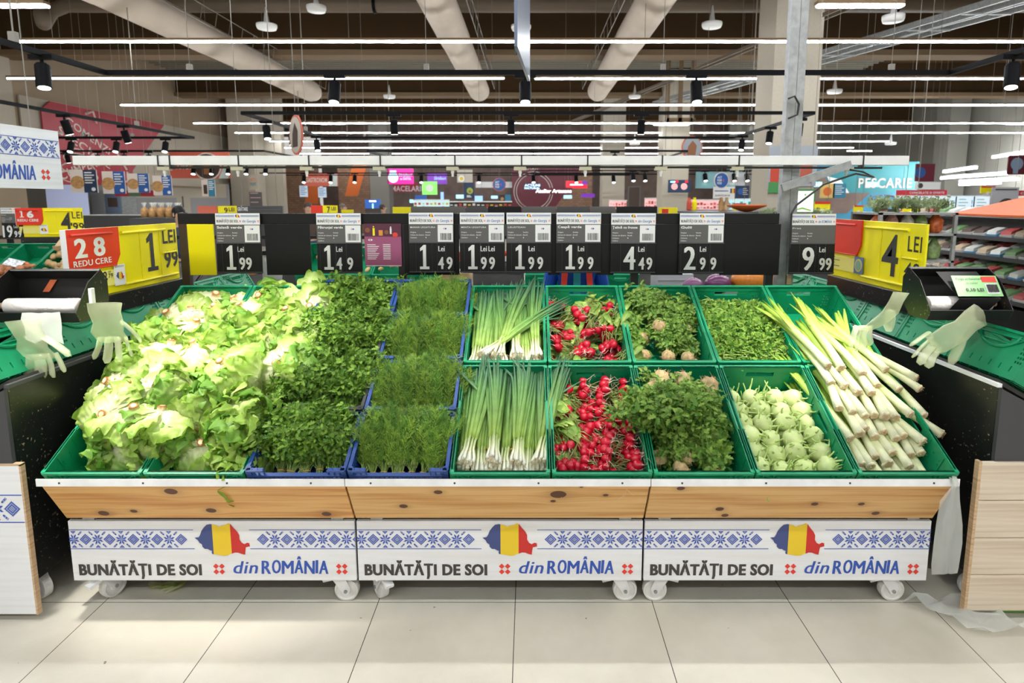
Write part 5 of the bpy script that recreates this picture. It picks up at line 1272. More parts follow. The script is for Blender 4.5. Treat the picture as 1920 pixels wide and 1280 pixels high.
# ---------------------------------------------------------------- hanging banners, posters, screens
def scr(name, c, e): return mat(name, c, .3, emit=e)
def board(name, label, px0, py0, px1, py1, Y, m, cat, els=(), yaw=0., th=.03, group=None, hang=0):
    a = atY(px0, py0, Y); b = atY(px1, py1, Y); W_ = b.x-a.x; H_ = a.z-b.z
    r = thing(name, label, cat, (a.x, Y, b.z), (0,0,yaw), group)
    MB().box(0, W_, 0, th, 0, H_).build('board', m, r)
    for k, e in enumerate(els):
        n_, kind, mt, args = e; q = MB(); y = -.004-.004*k
        if kind == 'box': q.box(args[0]*W_, args[1]*W_, y, 0, args[2]*H_, args[3]*H_)
        elif kind == 'disc': q.disc(args[0]*W_, args[1]*H_, args[2]*H_, y, 0)
        elif kind == 'text': q.text(args[0], args[1]*W_, args[2]*H_, y, width=args[3]*W_, cap=args[4]*H_, bold=.02, shear=args[5] if len(args) > 5 else 0)
        elif kind == 'poly': q.prism([(u*W_, v*H_) for u, v in args], y, 0)
        elif kind == 'lines':
            for i in range(args[4]): q.box(args[0]*W_, (args[0]+(args[1]-args[0])*(.75+.25*((i*3) % 2)))*W_, y, 0, (args[3]-(args[3]-args[2])*(i+.0)/args[4]-.05)*H_, (args[3]-(args[3]-args[2])*(i)/args[4])*H_)
        q.build(n_, mt, r)
    if b.z > .05 and cat in ('counter', 'rack', 'cabinet', 'freezer door', 'wall panel') and Y < 35: MB().box(0, W_, .005, th+.1, -b.z, 0).build('base', 'dark_grey' if cat != 'wall panel' else m, r)
    if cat in ('price board', 'sign holder', 'ticket') and Y < 12: MB().box(W_*.45, W_*.45+.02, th, th+.02, -b.z, H_*.5).build('stand_post', 'matte_black', r)
    if hang or (b.z > 1.5 and cat in ('screen', 'sign', 'hanging sign', 'banner', 'price card', 'picture', 'lit sign') and Y < 32):
        q = MB()
        for t in (.12, .88): q.tube([(W_*t, th/2, H_), (W_*t, th/2, 6.32-b.z)], .004, 4)
        q.build('hanging_wire', 'wire', r)
    return r
mat('print_red', (.42,.025,.045), .5); mat('print_blue', (.02,.10,.34), .5); mat('print_navy', (.015,.035,.09), .5); mat('bread', (.50,.27,.10), .6, var=.3); mat('print_dark', (.06,.035,.025), .6); mat('cream_line', (.72,.62,.55), .6)
mat('coral', (.62,.13,.08), .5); mat('print_orange', (.72,.16,.03), .5); mat('teal', (.02,.22,.26), .5); mat('light_blue', (.035,.22,.36), .5)
# red bakery banner on the left wall (faces the hall)
r = thing('wall_banner', 'large red banner with COMENZI SPECIALE and a cake drawing on the left wall', 'banner'); r.matrix_basis = T((-11.9, 15.35, 0)) @ R(PI/2, 4, 'Z')
q = MB(); q.prism([(0,2.1),(3.2,2.15),(3.3,2.6),(5.1,4.14),(.3,4.14),(0,3.9)], -.03, 0); q.build('board', 'print_red', r)
q = MB()
q.X = T((.75, 0, 3.68)) @ R(.42, 4, 'Y'); q.text('COMENZI', 0, 0, -.035, width=1.7, cap=.20, bold=.01)
q.X = T((.45, 0, 3.40)) @ R(.42, 4, 'Y'); q.text('SPECIALE', 0, 0, -.035, width=2.0, cap=.22, bold=.01)
q.X = T((.5, 0, 1.98)) @ R(-.3, 4, 'Y'); q.text('CUMPERE', 0, .25, -.035, width=1.6, cap=.24, bold=.01); q.X = Matrix.Identity(4)
q.build('lettering', 'cream_line', r)
q = MB()
for (cx, cz, rx, rz) in ((1.0,2.95,.3,.10),(1.0,2.80,.45,.13),(1.05,2.55,.6,.15),(1.05,2.33,.7,.17)):
    q.tube([(cx+rx*math.cos(a*PI/10), -.04, cz+rz*math.sin(a*PI/10)) for a in range(21)], .016, 4, caps=False)
for P in (((.02,3.3),(.6,3.42)), ((1.5,4.0),(1.8,4.1),(1.9,3.8)), ((2.6,3.1),(3.0,2.6)), ((2.7,2.2),(3.1,2.3),(3.0,2.55))): q.tube([(a, -.04, b) for a, b in P], .03, 4)
q.build('cake_drawing', 'cream_line', r)
# hanging slogan board, upper left (faces right)
a = Vector((-3.52, 3.5, 0)); r = thing('hanging_sign', 'white hanging board reading din ROMÂNIA with a blue stitched band, upper left', 'hanging sign'); r.matrix_basis = T((-3.52, 3.30, 1.80)) @ R(PI/2-.04, 4, 'Z')
MB().box(0, 1.32, 0, .03, 0, .42).build('board', 'white_wash', r)
q = MB(); u = .0045
for k in range(9): stitch(q, 1.25-.153*k, .285, STAR, u, -.002, 0, 1.315); stitch(q, 1.25-.0765-.153*k, .285, DIA, u, -.002, 0, 1.315)
for z in (.225, .345): q.box(0, 1.315, -.002, 0, z-.002, z+.002)
q.build('embroidery_band', 'ink_blue', r)
q = MB(); q.text('din', .50, .065, -.002, width=.16, cap=.10, bold=.012, shear=.25); q.text('ROMÂNIA', .71, .06, -.002, width=.37, cap=.105, bold=.0, shear=.06, fat=.03); q.build('country_lettering', 'ink_blue', r)
q = MB(); crosses(q, 1.17, .10, .020, -.001); q.build('cross_stitch_mark', 'ink_red', r)
q = MB(); q.tube([(.3,.015,.42),(.3,.015,3)], .004, 4); q.tube([(1.1,.015,.42),(1.1,.015,3)], .004, 4); q.build('hanging_wire', 'wire', r)
# edge-on banner, top centre
r = thing('hanging_banner', 'dark blue and grey banner seen nearly edge-on at top centre', 'banner'); q = MB()
a = atY(989, 152, 5.0); b = atY(964, 40, 3.9)
q.add([a, a+Vector((0,0,1.9)), Vector((b.x,b.y,a.z+1.9)), Vector((b.x,b.y,a.z)), a+Vector((.02,0,0)), a+Vector((.02,0,1.9)), Vector((b.x+.02,b.y,a.z+1.9)), Vector((b.x+.02,b.y,a.z))], [(0,1,2,3),(7,6,5,4),(0,4,5,1),(3,2,6,7),(0,3,7,4),(1,5,6,2)]); q.build('board', mat('banner_slate', (.10,.13,.20), .35), r)
q = MB(); q.add([(b.x-.003,b.y+.15,a.z),(b.x-.003,b.y+.15,a.z+1.9),(b.x+.004,b.y+.3,a.z+1.9),(b.x+.004,b.y+.3,a.z)], [(0,1,2,3)]); q.build('green_stripe', mat('stripe_green', (.15,.4,.12)), r)
tx = 'lines'
BK = 'bakery poster with bread beside blue text, %s of the row'
for i, (a, b, c, d, e) in enumerate(((130,318,180,361,'first'),(190,321,233,363,'second'),(237,325,278,361,'third'),(285,329,321,366,'fourth'))):
    board('bakery_poster', BK % e, a, c and b, c, d, 13.0, 'cream_line', 'poster', [('text_panel','box','print_navy' if i == 0 else 'print_blue',(.5,1,0,1)), ('bread_loaf','disc','bread',(.27,.45,.28)), ('text_lines','lines','card_white',(.56,.92,.35,.9,5)), ('logo_disc','disc','card_white',(.86,.15,.08))], yaw=.12, group='bakery posters on the left', hang=.9)
board('drink_poster', 'small poster with a dark drink beside blue text, left of centre', 377, 337, 404, 368, 17, 'cream_line', 'poster', [('text_panel','box','light_blue',(.5,1,0,1)), ('glass','box','print_dark',(.15,.42,.15,.7)), ('text_lines','lines','card_white',(.56,.95,.35,.9,5))], hang=.8)
board('hanging_banner', 'coral cake shop banner with a round dark picture, left', 316, 284, 428, 334, 19, 'coral', 'banner', [('pale_corner','poly',mat('pale_mint', (.55,.62,.58)),((.80,0),(.96,0),(1,.5),(.9,.5))), ('lettering','text','card_white',('COFETARIE',.06,.35,.52,.28)), ('picture_rim','disc','cream_line',(.62,.45,.52)), ('cake_picture','disc','print_dark',(.62,.45,.47)), ('cake_slice','box',mat('caramel', (.30,.12,.05)),(.56,.69,.15,.6))], yaw=.10, hang=1)
board('wall_letters', 'small board of coloured letters on the pale wall left of centre', 467, 328, 484, 356, 23, 'wall_beige', 'sign', [('lettering','text','print_orange',('IAȚI',.1,.6,.7,.2)), ('lettering_blue','text','light_blue',('ROST',.1,.3,.7,.2))])
board('magazine_rack', 'rack of pinkish magazines by the pale wall left of centre', 467, 360, 492, 388, 23, 'sign_grey', 'rack', [('magazines','lines',mat('mag_pink', (.6,.4,.45)),(.08,.92,.05,.95,3))])
board('brick_wall_panel', 'brick wall section behind the coral hanging sign', 530, 300, 600, 382, 33, 'brick', 'wall panel', [('upper_orange','poly','print_orange',((.55,0),(.95,0),(.98,.5),(.75,.5)))])
board('brick_wall_panel', 'brick wall section with an orange band left of the grey pillar', 632, 300, 694, 382, 32, 'brick', 'wall panel', [('orange_band','poly','print_orange',((.2,.18),(.62,.18),(.98,1),(.52,1)))])
board('hanging_banner', 'faded coral banner with a pale corner hanging before the brick wall', 569, 324, 634, 349, 26, 'coral', 'banner', [('pale_corner','poly','pale_mint',((.72,0),(.98,0),(.99,.9),(.82,.9))), ('lettering','text','cream_line',('GASTRONOM',.06,.3,.62,.35))], hang=.6)
for i, (a, b, c, d) in enumerate(((561,348,577,369),(596,351,612,370))): board('menu_screen', 'pale hanging menu screen under the faded coral banner, %s' % ('left','right')[i], a, b, c, d, 25, scr('screen_pale', (.45,.55,.65), .5), 'screen', [('menu_lines','lines','print_blue',(.1,.9,.1,.9,5))], hang=.5)
board('cafe_counter', 'blue lit coffee counter before the grey pillar', 684, 374, 714, 396, 24, scr('counter_blue', (.03,.12,.45), .4), 'counter', [('sign_text','box',scr('white_glow', (.9,.95,1), 2.),(.28,.72,.80,.92)), ('lit_slot','box',scr('cyan_glow', (.3,.8,1), 2.),(.46,.54,.2,.65)), ('dark_base','box','print_dark',(0,1,0,.25))])
# centre of the back wall
board('butcher_wall', 'dark brown butcher shop wall section at centre left', 728, 300, 965, 392, 34, 'wall_dark', 'wall panel', [('red_band','box','print_red',(.0,.23,.35,.55)), ('white_band','box','card_white',(.69,1,.44,.56)), ('lettering','text','card_white',('MACELARIE',.02,.37,.26,.11))])
board('pink_screen', 'bright pink screen with a white bearded face above MACELARIE', 726, 316, 776, 345, 29, scr('pink_glow', (.75,.01,.28), .9), 'screen', [('beard','disc',scr('face_glow', (.5,.75,.95), .9),(.22,.42,.34)), ('face_cap','box','face_glow',(.10,.34,.60,.88)), ('lettering','text','face_glow',('Sărbători',.44,.5,.5,.2)), ('lettering_low','text','face_glow',('cu GUSTUL',.48,.28,.42,.16))], hang=.5)
board('purple_screen', 'purple screen hanging right of the pink one', 801, 324, 838, 345, 30, scr('purple_glow', (.18,.03,.42), .6), 'screen', [('lettering','text',scr('blue_glow', (.25,.45,1.), 1.3),('Sărbători',.35,.4,.6,.25))], hang=.5)
board('green_screen', 'bright green square sign hanging below the purple screen', 791, 340, 820, 365, 24, scr('green_glow', (.25,.75,.16), .5), 'screen', [('white_shape','disc','card_white',(.5,.5,.25))], hang=.6)
board('avocado_poster', 'black poster with a yellow-green avocado hanging left of centre', 869, 342, 889, 372, 20, 'print_navy', 'poster', [('avocado','disc',mat('avocado', (.35,.45,.06)),(.6,.48,.20)), ('stone','disc','caramel',(.6,.44,.08)), ('text_lines','lines','card_white',(.3,.75,.05,.2,2))], hang=.5)
board('bakery_poster', 'pale poster with a small round tricolour badge left of centre', 857, 318, 886, 342, 24, mat('poster_beige', (.55,.50,.42)), 'poster', [('badge_rim','disc','card_white',(.28,.30,.26)), ('badge','disc','flag_yellow',(.28,.30,.14))], hang=.5)
r = board('loyalty_wall', 'dark red wall section with a large cream ring drawing at centre', 960, 302, 1110, 392, 33.5, mat('wine', (.14,.015,.03)), 'wall panel', [('brown_corner','poly','brick',((.52,0),(1,0),(1,.98),(.95,.98))), ('ring_drawing','box','wine',(0,.01,0,.01)), ('lettering','text','cream_line',('SPECIALITĂȚI',.02,.82,.30,.06))])
q = MB()
for R_ in (1.05, .92): q.tube([(1.15+R_*math.cos(a*PI/16), -.03, .95+R_*math.sin(a*PI/16)) for a in range(33)], .02, 4, caps=False)
q.build('ring_lines', 'cream_line', r)
board('neon_sign', 'white glowing Atelier Artesana lettering at the back', 1003, 352, 1073, 364, 30, 'wine', 'sign', [('lettering','text',scr('neon_white', (1,1,1), 3.),('Atelier Artesana',.02,.25,.96,.55,.1))], th=.02)
board('neon_sign', 'small blue-white glowing sign left of the artisan lettering', 982, 344, 1014, 355, 30, 'print_navy', 'sign', [('lettering','text',scr('neon_blue', (.6,.8,1), 2.),('ACTIUNI',.05,.52,.9,.40)), ('lettering_low','text','neon_blue',('NATURAL',.05,.06,.9,.36))])
board('red_screen', 'red and purple glowing screen right of the artisan lettering', 1061, 339, 1101, 353, 31, scr('red_glow', (.7,.01,.03), 1.), 'screen', [('white_text','box','neon_white',(.2,.8,.42,.55)), ('purple_side','box','purple_glow',(.75,1,.5,1))])
for i, (cx, cy, rr, Y, yw, lb) in enumerate(((936, 346, 12.5, 20, 0, 'round blue hanging sign at centre'), (1353, 338, 15, 17, .2, 'round blue hanging sign left of the big pillar'), (1298, 277, 22, 14, .3, 'round pale hanging sign with a brown figure, right of centre'), (554, 253, 36, 9, -.9, 'round hanging sign seen at a steep angle, left of centre'))):
    c = atY(cx, cy, Y); R_ = rr/pxm(Y); r = thing('round_sign', lb, 'hanging sign', (c.x, Y, c.z), (0,0,yw), 'round hanging signs')
    q = MB(); q.disc(0, 0, R_, 0, .02, 30); q.build('rim', 'coral' if i != 1 else 'cream_line', r)
    q = MB(); q.disc(0, 0, R_*.9, -.004, 0, 30); q.build('disc', ['print_blue','print_blue','poster_sky','poster_beige'][i], r)
    q = MB()
    if i < 2:
        for k, s in enumerate(('ACT', 'FOR', 'FOOD')): q.text(s, -R_*.6, R_*(.25-.36*k), -.006, width=R_*.62, cap=R_*.26, bold=.03)
        q.build('lettering', 'card_white', r); q = MB(); logo(r, R_*.4, 0, R_*.3, -.004)
    else: q.prism([(-R_*.5,-R_*.6),(R_*.3,-R_*.6),(R_*.4,R_*.2),(0,R_*.6),(-R_*.4,R_*.1)], -.008, -.004); q.build('figure', 'caramel' if i == 2 else 'print_dark', r)
    q = MB(); q.tube([(0,.01,R_),(0,.01,6.32-c.z)], .005, 4); q.build('hanging_wire', 'wire', r)
for i, (x0, x1, y0, y1, c) in enumerate(((778,800,366,378,'counter_blue'),(768,782,374,380,'cyan_glow'),(855,870,365,372,'cyan_glow'),(921,933,367,372,'cyan_glow'),(1057,1072,366,372,'cyan_glow'),(1090,1115,363,370,'purple_glow'),(826,832,360,378,'blue_glow'),(890,905,367,380,'blue_glow'))):
    board('info_screen', 'small glowing blue screen over the far counters, %s from the left group' % ORD[i+1], x0, y0, x1, y1, 31, c, 'screen', group='small glowing screens')
board('picture_board', 'dark board with bread and a blue text panel below the round sign', 936, 365, 958, 378, 29, 'print_dark', 'poster', [('text_panel','box','light_blue',(.5,1,0,1)), ('bread_loaf','disc','bread',(.25,.4,.25))], hang=1)
# glazed counters and their stock
def counter(label, px0, px1, py0, py1, Y, glass, n, cm):
    a = atY(px0, py0, Y); b = atY(px1, py1, Y); W_ = b.x-a.x; r = thing('display_counter', label, 'counter', (a.x, Y, 0), (0,0,0), 'far glazed counters')
    MB().box(0, W_, 0, .9, 0, b.z).build('base', 'dark_grey', r); MB().box(0, W_, .1, .14, b.z, a.z).build('lit_back', glass, r); MB().box(0, W_, -.1, .2, a.z, a.z+.05).build('canopy', 'aluminium', r)
    g2 = random.Random(px0); q = MB()
    for i in range(n):
        x = W_*(i+.2)/n
        for z in (b.z+.04, (a.z+b.z)/2): q.mi = g2.randrange(3); q.box(x, x+W_*.6/n, 0, .08, z, z+(a.z-b.z)*g2.uniform(.15,.35))
    q.build('stock', [mat(c[0], c[1]) for c in cm], r)
warm = (('stock_red', (.6,.08,.05)), ('stock_yellow', (.75,.5,.05)), ('stock_white', (.75,.75,.72))); meat = (('meat_pink', (.65,.25,.22)), ('meat_red', (.5,.08,.08)), ('stock_white', (0,0,0))); cool = (('pack_blue', (.2,.45,.7)), ('stock_white', (0,0,0)), ('pack_teal', (.1,.4,.4)))
counter('glazed deli counter with red and yellow tickets left of centre', 775, 842, 376, 392, 27, scr('case_glow', (.5,.75,.8), .8), 9, warm)
counter('long dark counter with colourful goods behind the centre signs', 842, 960, 379, 392, 28, 'print_dark', 14, warm)
counter('pink lit meat case right of centre', 1143, 1175, 377, 392, 26, scr('meat_glow', (.9,.5,.5), .8), 6, meat)
counter('pink lit meat case left of the pale pillar', 1210, 1242, 373, 392, 25, 'meat_glow', 6, meat)
counter('meat case with white light right of the menu screen', 1294, 1356, 376, 393, 24, 'meat_glow', 10, meat)
counter('blue lit drinks case left of the big pillar', 1357, 1432, 374, 393, 24, 'case_glow', 10, cool)
counter('white lit freezer under the red banner at right', 1684, 1775, 368, 392, 18, scr('freezer_glow', (.65,.78,.85), .7), 9, cool)
counter('long white freezer case at right', 1776, 1858, 370, 394, 17, 'freezer_glow', 8, cool)
for i in range(5): c0 = 1690+i*34; board('freezer_door', 'framed glass freezer door at right, %s from the left' % ORD[i+1], c0, 368, c0+28, 393, 16.8, 'freezer_glow', 'freezer door', [('door_frame','box','dark_grey',(0,.08,0,1)), ('packs','lines','pack_teal',(.2,.8,.1,.8,3))], group='freezer doors')
board('menu_screen', 'black menu screen with two bowls on the pale pillar', 1253, 337, 1295, 361, 20.5, 'print_navy', 'screen', [('bowl','disc',scr('bowl_pink', (.7,.35,.35), .6),(.28,.48,.26)), ('second_bowl','disc','bowl_pink',(.70,.48,.26)), ('red_tag','box','red_glow',(.32,.44,.78,.96)), ('second_red_tag','box','red_glow',(.74,.86,.78,.96)), ('blue_text','box','cyan_glow',(.1,.3,.78,.9))])
board('teal_banner', 'pale teal board hanging left of the round blue sign', 1305, 322, 1396, 353, 22, mat('dusty_teal', (.16,.33,.36)), 'banner', [('grey_corner','poly',mat('banner_grey', (.4,.4,.41)),((.45,.3),(1,.15),(1,.95),(.55,.95)))], hang=.5)
board('hanging_sign', 'white board with a small tricolour map left of the big pillar', 1338, 350, 1382, 372, 17.5, 'card_white', 'hanging sign', [('blue_band','box','ink_blue',(.05,.62,.6,.68)), ('map_blue','box','flag_blue',(.70,.77,.45,.85)), ('map_yellow','box','flag_yellow',(.77,.84,.45,.85)), ('map_red','box','flag_red',(.84,.9,.45,.85)), ('lettering','text','ink_dark',('BUNĂTĂȚI DE SOI',.08,.2,.6,.12))])
for i, (a, b, c, d) in enumerate(((1379,348,1404,372),(1420,340,1446,372))): board('food_poster', 'dark food poster left of the big pillar, %s' % ('the smaller one','the larger one')[i], a, b, c, d, 14, 'print_navy', 'poster', [('blue_picture','disc','print_blue',(.4,.55,.25)), ('text_lines','lines','cream_line',(.55,.9,.2,.8,4))], hang=.4)
board('black_cabinet', 'tall dark patterned cabinet right of centre', 1178, 349, 1200, 394, 24, 'sign_grey', 'cabinet', [('dark_panel','box','print_dark',(.08,.92,.04,.96))])
# fish shop wall
r = board('fish_wall', 'turquoise fish shop wall with PESCARIE lettering behind the long beam', 1524, 303, 1716, 400, 22, 'light_blue', 'wall panel', [('teal_header','box',mat('sea_teal', (.02,.22,.25)),(.14,1,.40,1)), ('brown_side','poly','wall_dark',((0,0),(.35,0),(.56,.40),(0,.40))), ('brown_upper','poly','wall_dark',((0,.40),(.22,.40),(.12,.72),(0,.72))), ('white_wedge','poly','card_white',((.22,.40),(.36,.40),(.27,.66),(.14,.72))), ('lettering','text','cream_line',('PESCARIE',.44,.50,.50,.19))])
q = MB()
for P in ([(.62+.14*math.cos(a*PI/8), .20+.10*math.sin(a*PI/8)) for a in range(13)], [(.5,.3),(.56,.05),(.72,.02),(.8,.3)], [(.6,.22),(.66,.30),(.74,.22)], [(.56,.08),(.6,.16),(.70,.12)]): q.tube([(u*4.25, -.02, v*2.15) for u, v in P], .015, 4)
q.build('fish_drawing', 'wall_dark', r)
board('wall_poster', 'poster with an orange dish on the fish shop wall', 1539, 344, 1564, 371, 20, mat('dish_yellow', (.7,.5,.15)), 'poster', [('dish','disc','print_orange',(.5,.45,.3))]); board('wall_poster', 'blue text poster on the fish shop wall', 1563, 344, 1585, 371, 20, 'light_blue', 'poster', [('text_lines','lines','card_white',(.15,.85,.15,.85,5))])
for i, (a, b) in enumerate(((1519,1541),(1626,1648))): board('ceiling_lamp_sign', 'small blue-white glowing panel on the fish shop wall, %s' % ('left','right')[i], a, 341, b, 350, 20, 'cyan_glow', 'lamp', [('bright_bar','box','neon_white',(.1,.9,.3,.5))])
board('dark_screen', 'dark wine coloured screen right of the fish shop wall', 1718, 307, 1751, 340, 18, 'wine', 'screen', [('figure','disc','print_blue',(.25,.5,.3))], hang=.8)
board('dark_screen', 'wine coloured screen with a pale blue face at the right edge', 1892, 291, 1935, 327, 15, 'wine', 'screen', [('face','disc',mat('pale_face', (.3,.42,.6)),(.35,.55,.33)), ('beard','box','pale_face',(.22,.42,.05,.5))], hang=.8)
board('hanging_sign', 'white hanging board under the dark screen at right', 1717, 341, 1763, 355, 17, 'card_white', 'hanging sign', [('mark','disc','ink_dark',(.2,.5,.35))], hang=.3)
board('freezer_banner', 'red strip banner above the freezers at right', 1682, 356, 1775, 366, 17.5, mat('banner_red', (.7,.03,.05)), 'banner', [('lettering','text','card_white',('CONGELATE SI OFERTE',.25,.3,.7,.4))])
board('freezer_banner', 'red strip banner at the right edge', 1905, 357, 1990, 367, 16, 'banner_red', 'banner', [('lettering','text','card_white',('OFERTE',.1,.3,.5,.4))])
board('price_poster', 'grey price poster reading 9,99 at the far right', 1862, 351, 1906, 400, 9, mat('poster_grey', (.38,.38,.40)), 'poster', [('black_disc','disc','digit_black',(.58,.22,.36)), ('big_digit','text','card_white',('9',.22,.08,.26,.26)), ('small_digits','text','card_white',('99',.52,.10,.34,.15)), ('header_bar','box','dark_grey',(.1,.9,.90,.94))], hang=1)
board('price_poster', 'white and yellow poster at the right edge', 1900, 375, 1960, 400, 8.6, 'card_white', 'poster', [('yellow_part','box','sign_yellow',(0,1,.5,.9)), ('red_part','box','sign_red',(.4,.7,.1,.45))])
board('lit_sign', 'bright white lit panel with faint green marks right of the metal post', 1484, 358, 1524, 397, 7.5, scr('panel_white', (.85,.88,.85), .7), 'lit sign', [('green_dot','disc',mat('leaf_green', (.3,.6,.1)),(.62,.82,.05)), ('second_green_dot','disc','leaf_green',(.82,.82,.05)), ('green_curve','poly','leaf_green',((.1,.08),(.5,.22),(.9,.10),(.9,.04),(.5,.14),(.1,.04)))])
for i, (a, b, c, d, Y, lb) in enumerate(((1528,378,1556,397,9,'behind the white lit panel'),(1695,379,1723,401,8,'above the herb pots at right'),(1375,381,1398,396,12,'left of the big pillar'),(1840,349,1866,362,14,'high above the freezers'),(1602,385,1618,397,11,'left of the grey haired man'))):
    board('price_card', 'yellow price card with a red top, '+lb, a, b, c, d, Y, 'sign_yellow', 'price card', [('red_top','box','sign_red',(0,1,.78,1)), ('white_spot','disc','card_white',(.5,.05,.2))], group='yellow price cards')
board('shelf_ticket', 'small red and white ticket right of the lit panel', 1602, 384, 1618, 398, 10.5, 'card_white', 'ticket', [('red_part','box','ink_red',(0,1,.0,.4))]) if False else None
r = thing('strip_lamp', 'added unseen lamp brightening the bakery room at far left', 'ceiling lamp', (0,0,0)); MB().box(-17.5, -12.6, 19, 19.12, 2.95, 2.98).build('tube', 'lamp_tube', r); MB().box(-17.5, -12.6, 19, 19.12, 2.98, 3.02).build('housing', 'flange_tan', r)  # extra lamp hidden behind the wall, added to brighten the dim bakery room
# left background: bakery room
board('bakery_wall', 'grey bakery back wall with an oven, left', 168, 345, 432, 402, 23, mat('bakery_grey', (.30,.30,.31)), 'wall panel', [('pale_header','box','wall_beige',(.3,.98,.55,1)), ('oven','box',mat('oven_steel', (.25,.32,.42), .3, .6),(.10,.22,.02,.70)), ('oven_window','box','print_dark',(.12,.19,.25,.55)), ('steel_door','box','galvanised',(.22,.33,.02,.72)), ('door','box','wall_beige',(.62,.72,.0,.6)), ('dark_door','box','dark_grey',(.66,.67,.1,.6))])
board('lilac_wall', 'pale lilac wall section left of the bakery oven', 84, 345, 168, 402, 22, 'wall_lilac', 'wall panel')
board('hanging_strip', 'dark red and green strip of signs above the bakery counter', 215, 357, 290, 368, 19, 'print_red', 'sign', [('green_part','box',mat('moss', (.10,.18,.08)),(.35,.65,0,1))])
board('bakery_counter', 'dark bakery counter top below the cookies', 150, 402, 345, 411, 12, 'dark_grey', 'counter', [('edge','box','aluminium',(0,1,.8,1))])
for i, (a, b) in enumerate(((370,408),(408,443))): board('price_board', ('red price board top edge behind the signs','yellow price board top edge behind the signs')[i], a, 386, b, 400, 7.0, ('coral','sign_yellow')[i], 'price board', [] if i == 0 else [('price_text','text','digit_black',('9',.35,.1,.2,.7)), ('lei_text','text','digit_black',('LEI',.62,.3,.3,.5))])
board('spice_sign', 'dark grey sign behind the Salată verde price sign', 444, 386, 530, 400, 6.9, 'dark_grey', 'sign', [('lettering','text','card_white',('GRĂTARE',.02,.35,.22,.5)), ('frame_lines','lines','sign_grey',(.3,.95,.2,.9,2))])
board('price_board', 'red and yellow price board showing 7 LEI behind the signs', 583, 385, 632, 400, 6.8, 'sign_yellow', 'price board', [('red_part','box','sign_red',(0,.45,0,1)), ('digit','text','digit_black',('7',.62,.1,.12,.8)), ('lei_text','text','digit_black',('LEI',.8,.4,.17,.45))])
for i, (a, b) in enumerate(((640,662),(736,770))): board('yellow_holder', 'plain yellow holder edge behind the price rail, %s' % ('smaller','larger')[i], a, (393,388)[i], b, 402, 7.1, 'sign_yellow', 'sign holder')
for i, (a, b, m) in enumerate(((770,873,'sign_grey'),(873,914,'dark_grey'),(914,978,'matte_black'),(978,1043,'sign_grey'),(1043,1106,'dark_grey'),(1106,1155,'sign_grey'),(1155,1233,'matte_black'))):
    board('back_of_price_sign', 'dark back of a price sign on the second rail, %s from the left' % ORD[i+1], a+1, 387, b-1, 404, 7.15, m, 'sign holder', group='dark sign backs on the second rail')
board('price_board', 'small yellow and red board right of the dark sign backs', 1236, 389, 1270, 402, 7.1, 'sign_yellow', 'price board', [('red_part','box','sign_red',(.15,.5,.1,.8))])
zs = atY(1300, 396, 9.).z; o = MB().box(atY(1280,390,9).x, atY(1450,390,9).x, 8.2, 9.9, 0, zs).build('low_shelf', 'dark_grey', None); tag(o, 'dark shelf behind the price signs carrying jars and the orange bowl', 'shelf')
for i, (px, py, Y, c) in enumerate(((1292,382,9.4,'stock_red'),(1352,385,9,'bread'),(1362,384,9,'cardboard'),(1302,385,9.4,'sign_yellow'))):
    c0 = atY(px, py, Y); q = MB(); q.X = T((c0.x, Y, zs+.02)) @ Matrix.Scale(.75, 4); q.lathe([(.04,-.02),(.05,0),(.05,.15),(.03,.20),(.03,.24)], 12); o = q.build('jar', c, None); tag(o, 'small %s jar on the far shelf before the drinks case' % ('red','brown','tan','yellow')[i], 'jar', 'jars on the far shelf')
c0 = atY(1400, 383, 8.5); q = MB(); q.X = T((c0.x, 8.5, zs+.02)); q.lathe([(.02,-.02),(.08,-.01),(.26,.06),(.27,.08),(.24,.08),(.05,.04)], 22); o = q.build('fruit_bowl', 'print_orange', None, smooth=True); tag(o, 'wide shallow orange bowl left of the big pillar', 'bowl')
# ---------------------------------------------------------------- people
mat('skin', (.55,.33,.22), .6)
def limb(name, pts, rads, m, parent, edges=None, sub=2):
    me = bpy.data.meshes.new(name); edges = edges or [(i, i+1) for i in range(len(pts)-1)]
    me.from_pydata([tuple(p) for p in pts], edges, []); me.materials.append(MATS[m] if isinstance(m, str) else m)
    o = bpy.data.objects.new(name, me); col.objects.link(o); o.parent = parent
    o.modifiers.new('skin', 'SKIN'); sk = me.skin_vertices[0].data if me.skin_vertices else None
    if sk is None: return o
    for i, rr in enumerate(rads): sk[i].radius = rr if hasattr(rr, '__len__') else (rr, rr)
    sk[0].use_root = True
    s = o.modifiers.new('sub', 'SUBSURF'); s.levels = sub; s.render_levels = sub
    for p in me.polygons: p.use_smooth = True
    return o
BP = [(0,0,.95),(0,0,1.12),(0,0,1.32),(0,-.01,1.43),(0,-.01,1.50),(0,-.015,1.585),(0,-.01,1.68),
      (.17,0,1.40),(.24,.0,1.12),(.25,-.08,.90),(.25,-.10,.82),(-.17,0,1.40),(-.24,.0,1.12),(-.25,-.08,.90),(-.25,-.10,.82),
      (.09,0,.90),(.10,-.01,.50),(.10,.02,.10),(.10,-.10,.04),(-.09,0,.90),(-.10,-.01,.50),(-.10,.02,.10),(-.10,-.10,.04)]
BE = [(0,1),(1,2),(2,3),(3,4),(4,5),(5,6),(2,7),(7,8),(8,9),(9,10),(2,11),(11,12),(12,13),(13,14),(0,15),(15,16),(16,17),(17,18),(0,19),(19,20),(20,21),(21,22)]
BR = [(.14,.10),(.13,.095),(.15,.10),(.065,.06),(.055,.055),(.075,.09),(.07,.085),.055,.042,.032,.036,.055,.042,.032,.036,.085,.06,.045,.04,.085,.06,.045,.04]
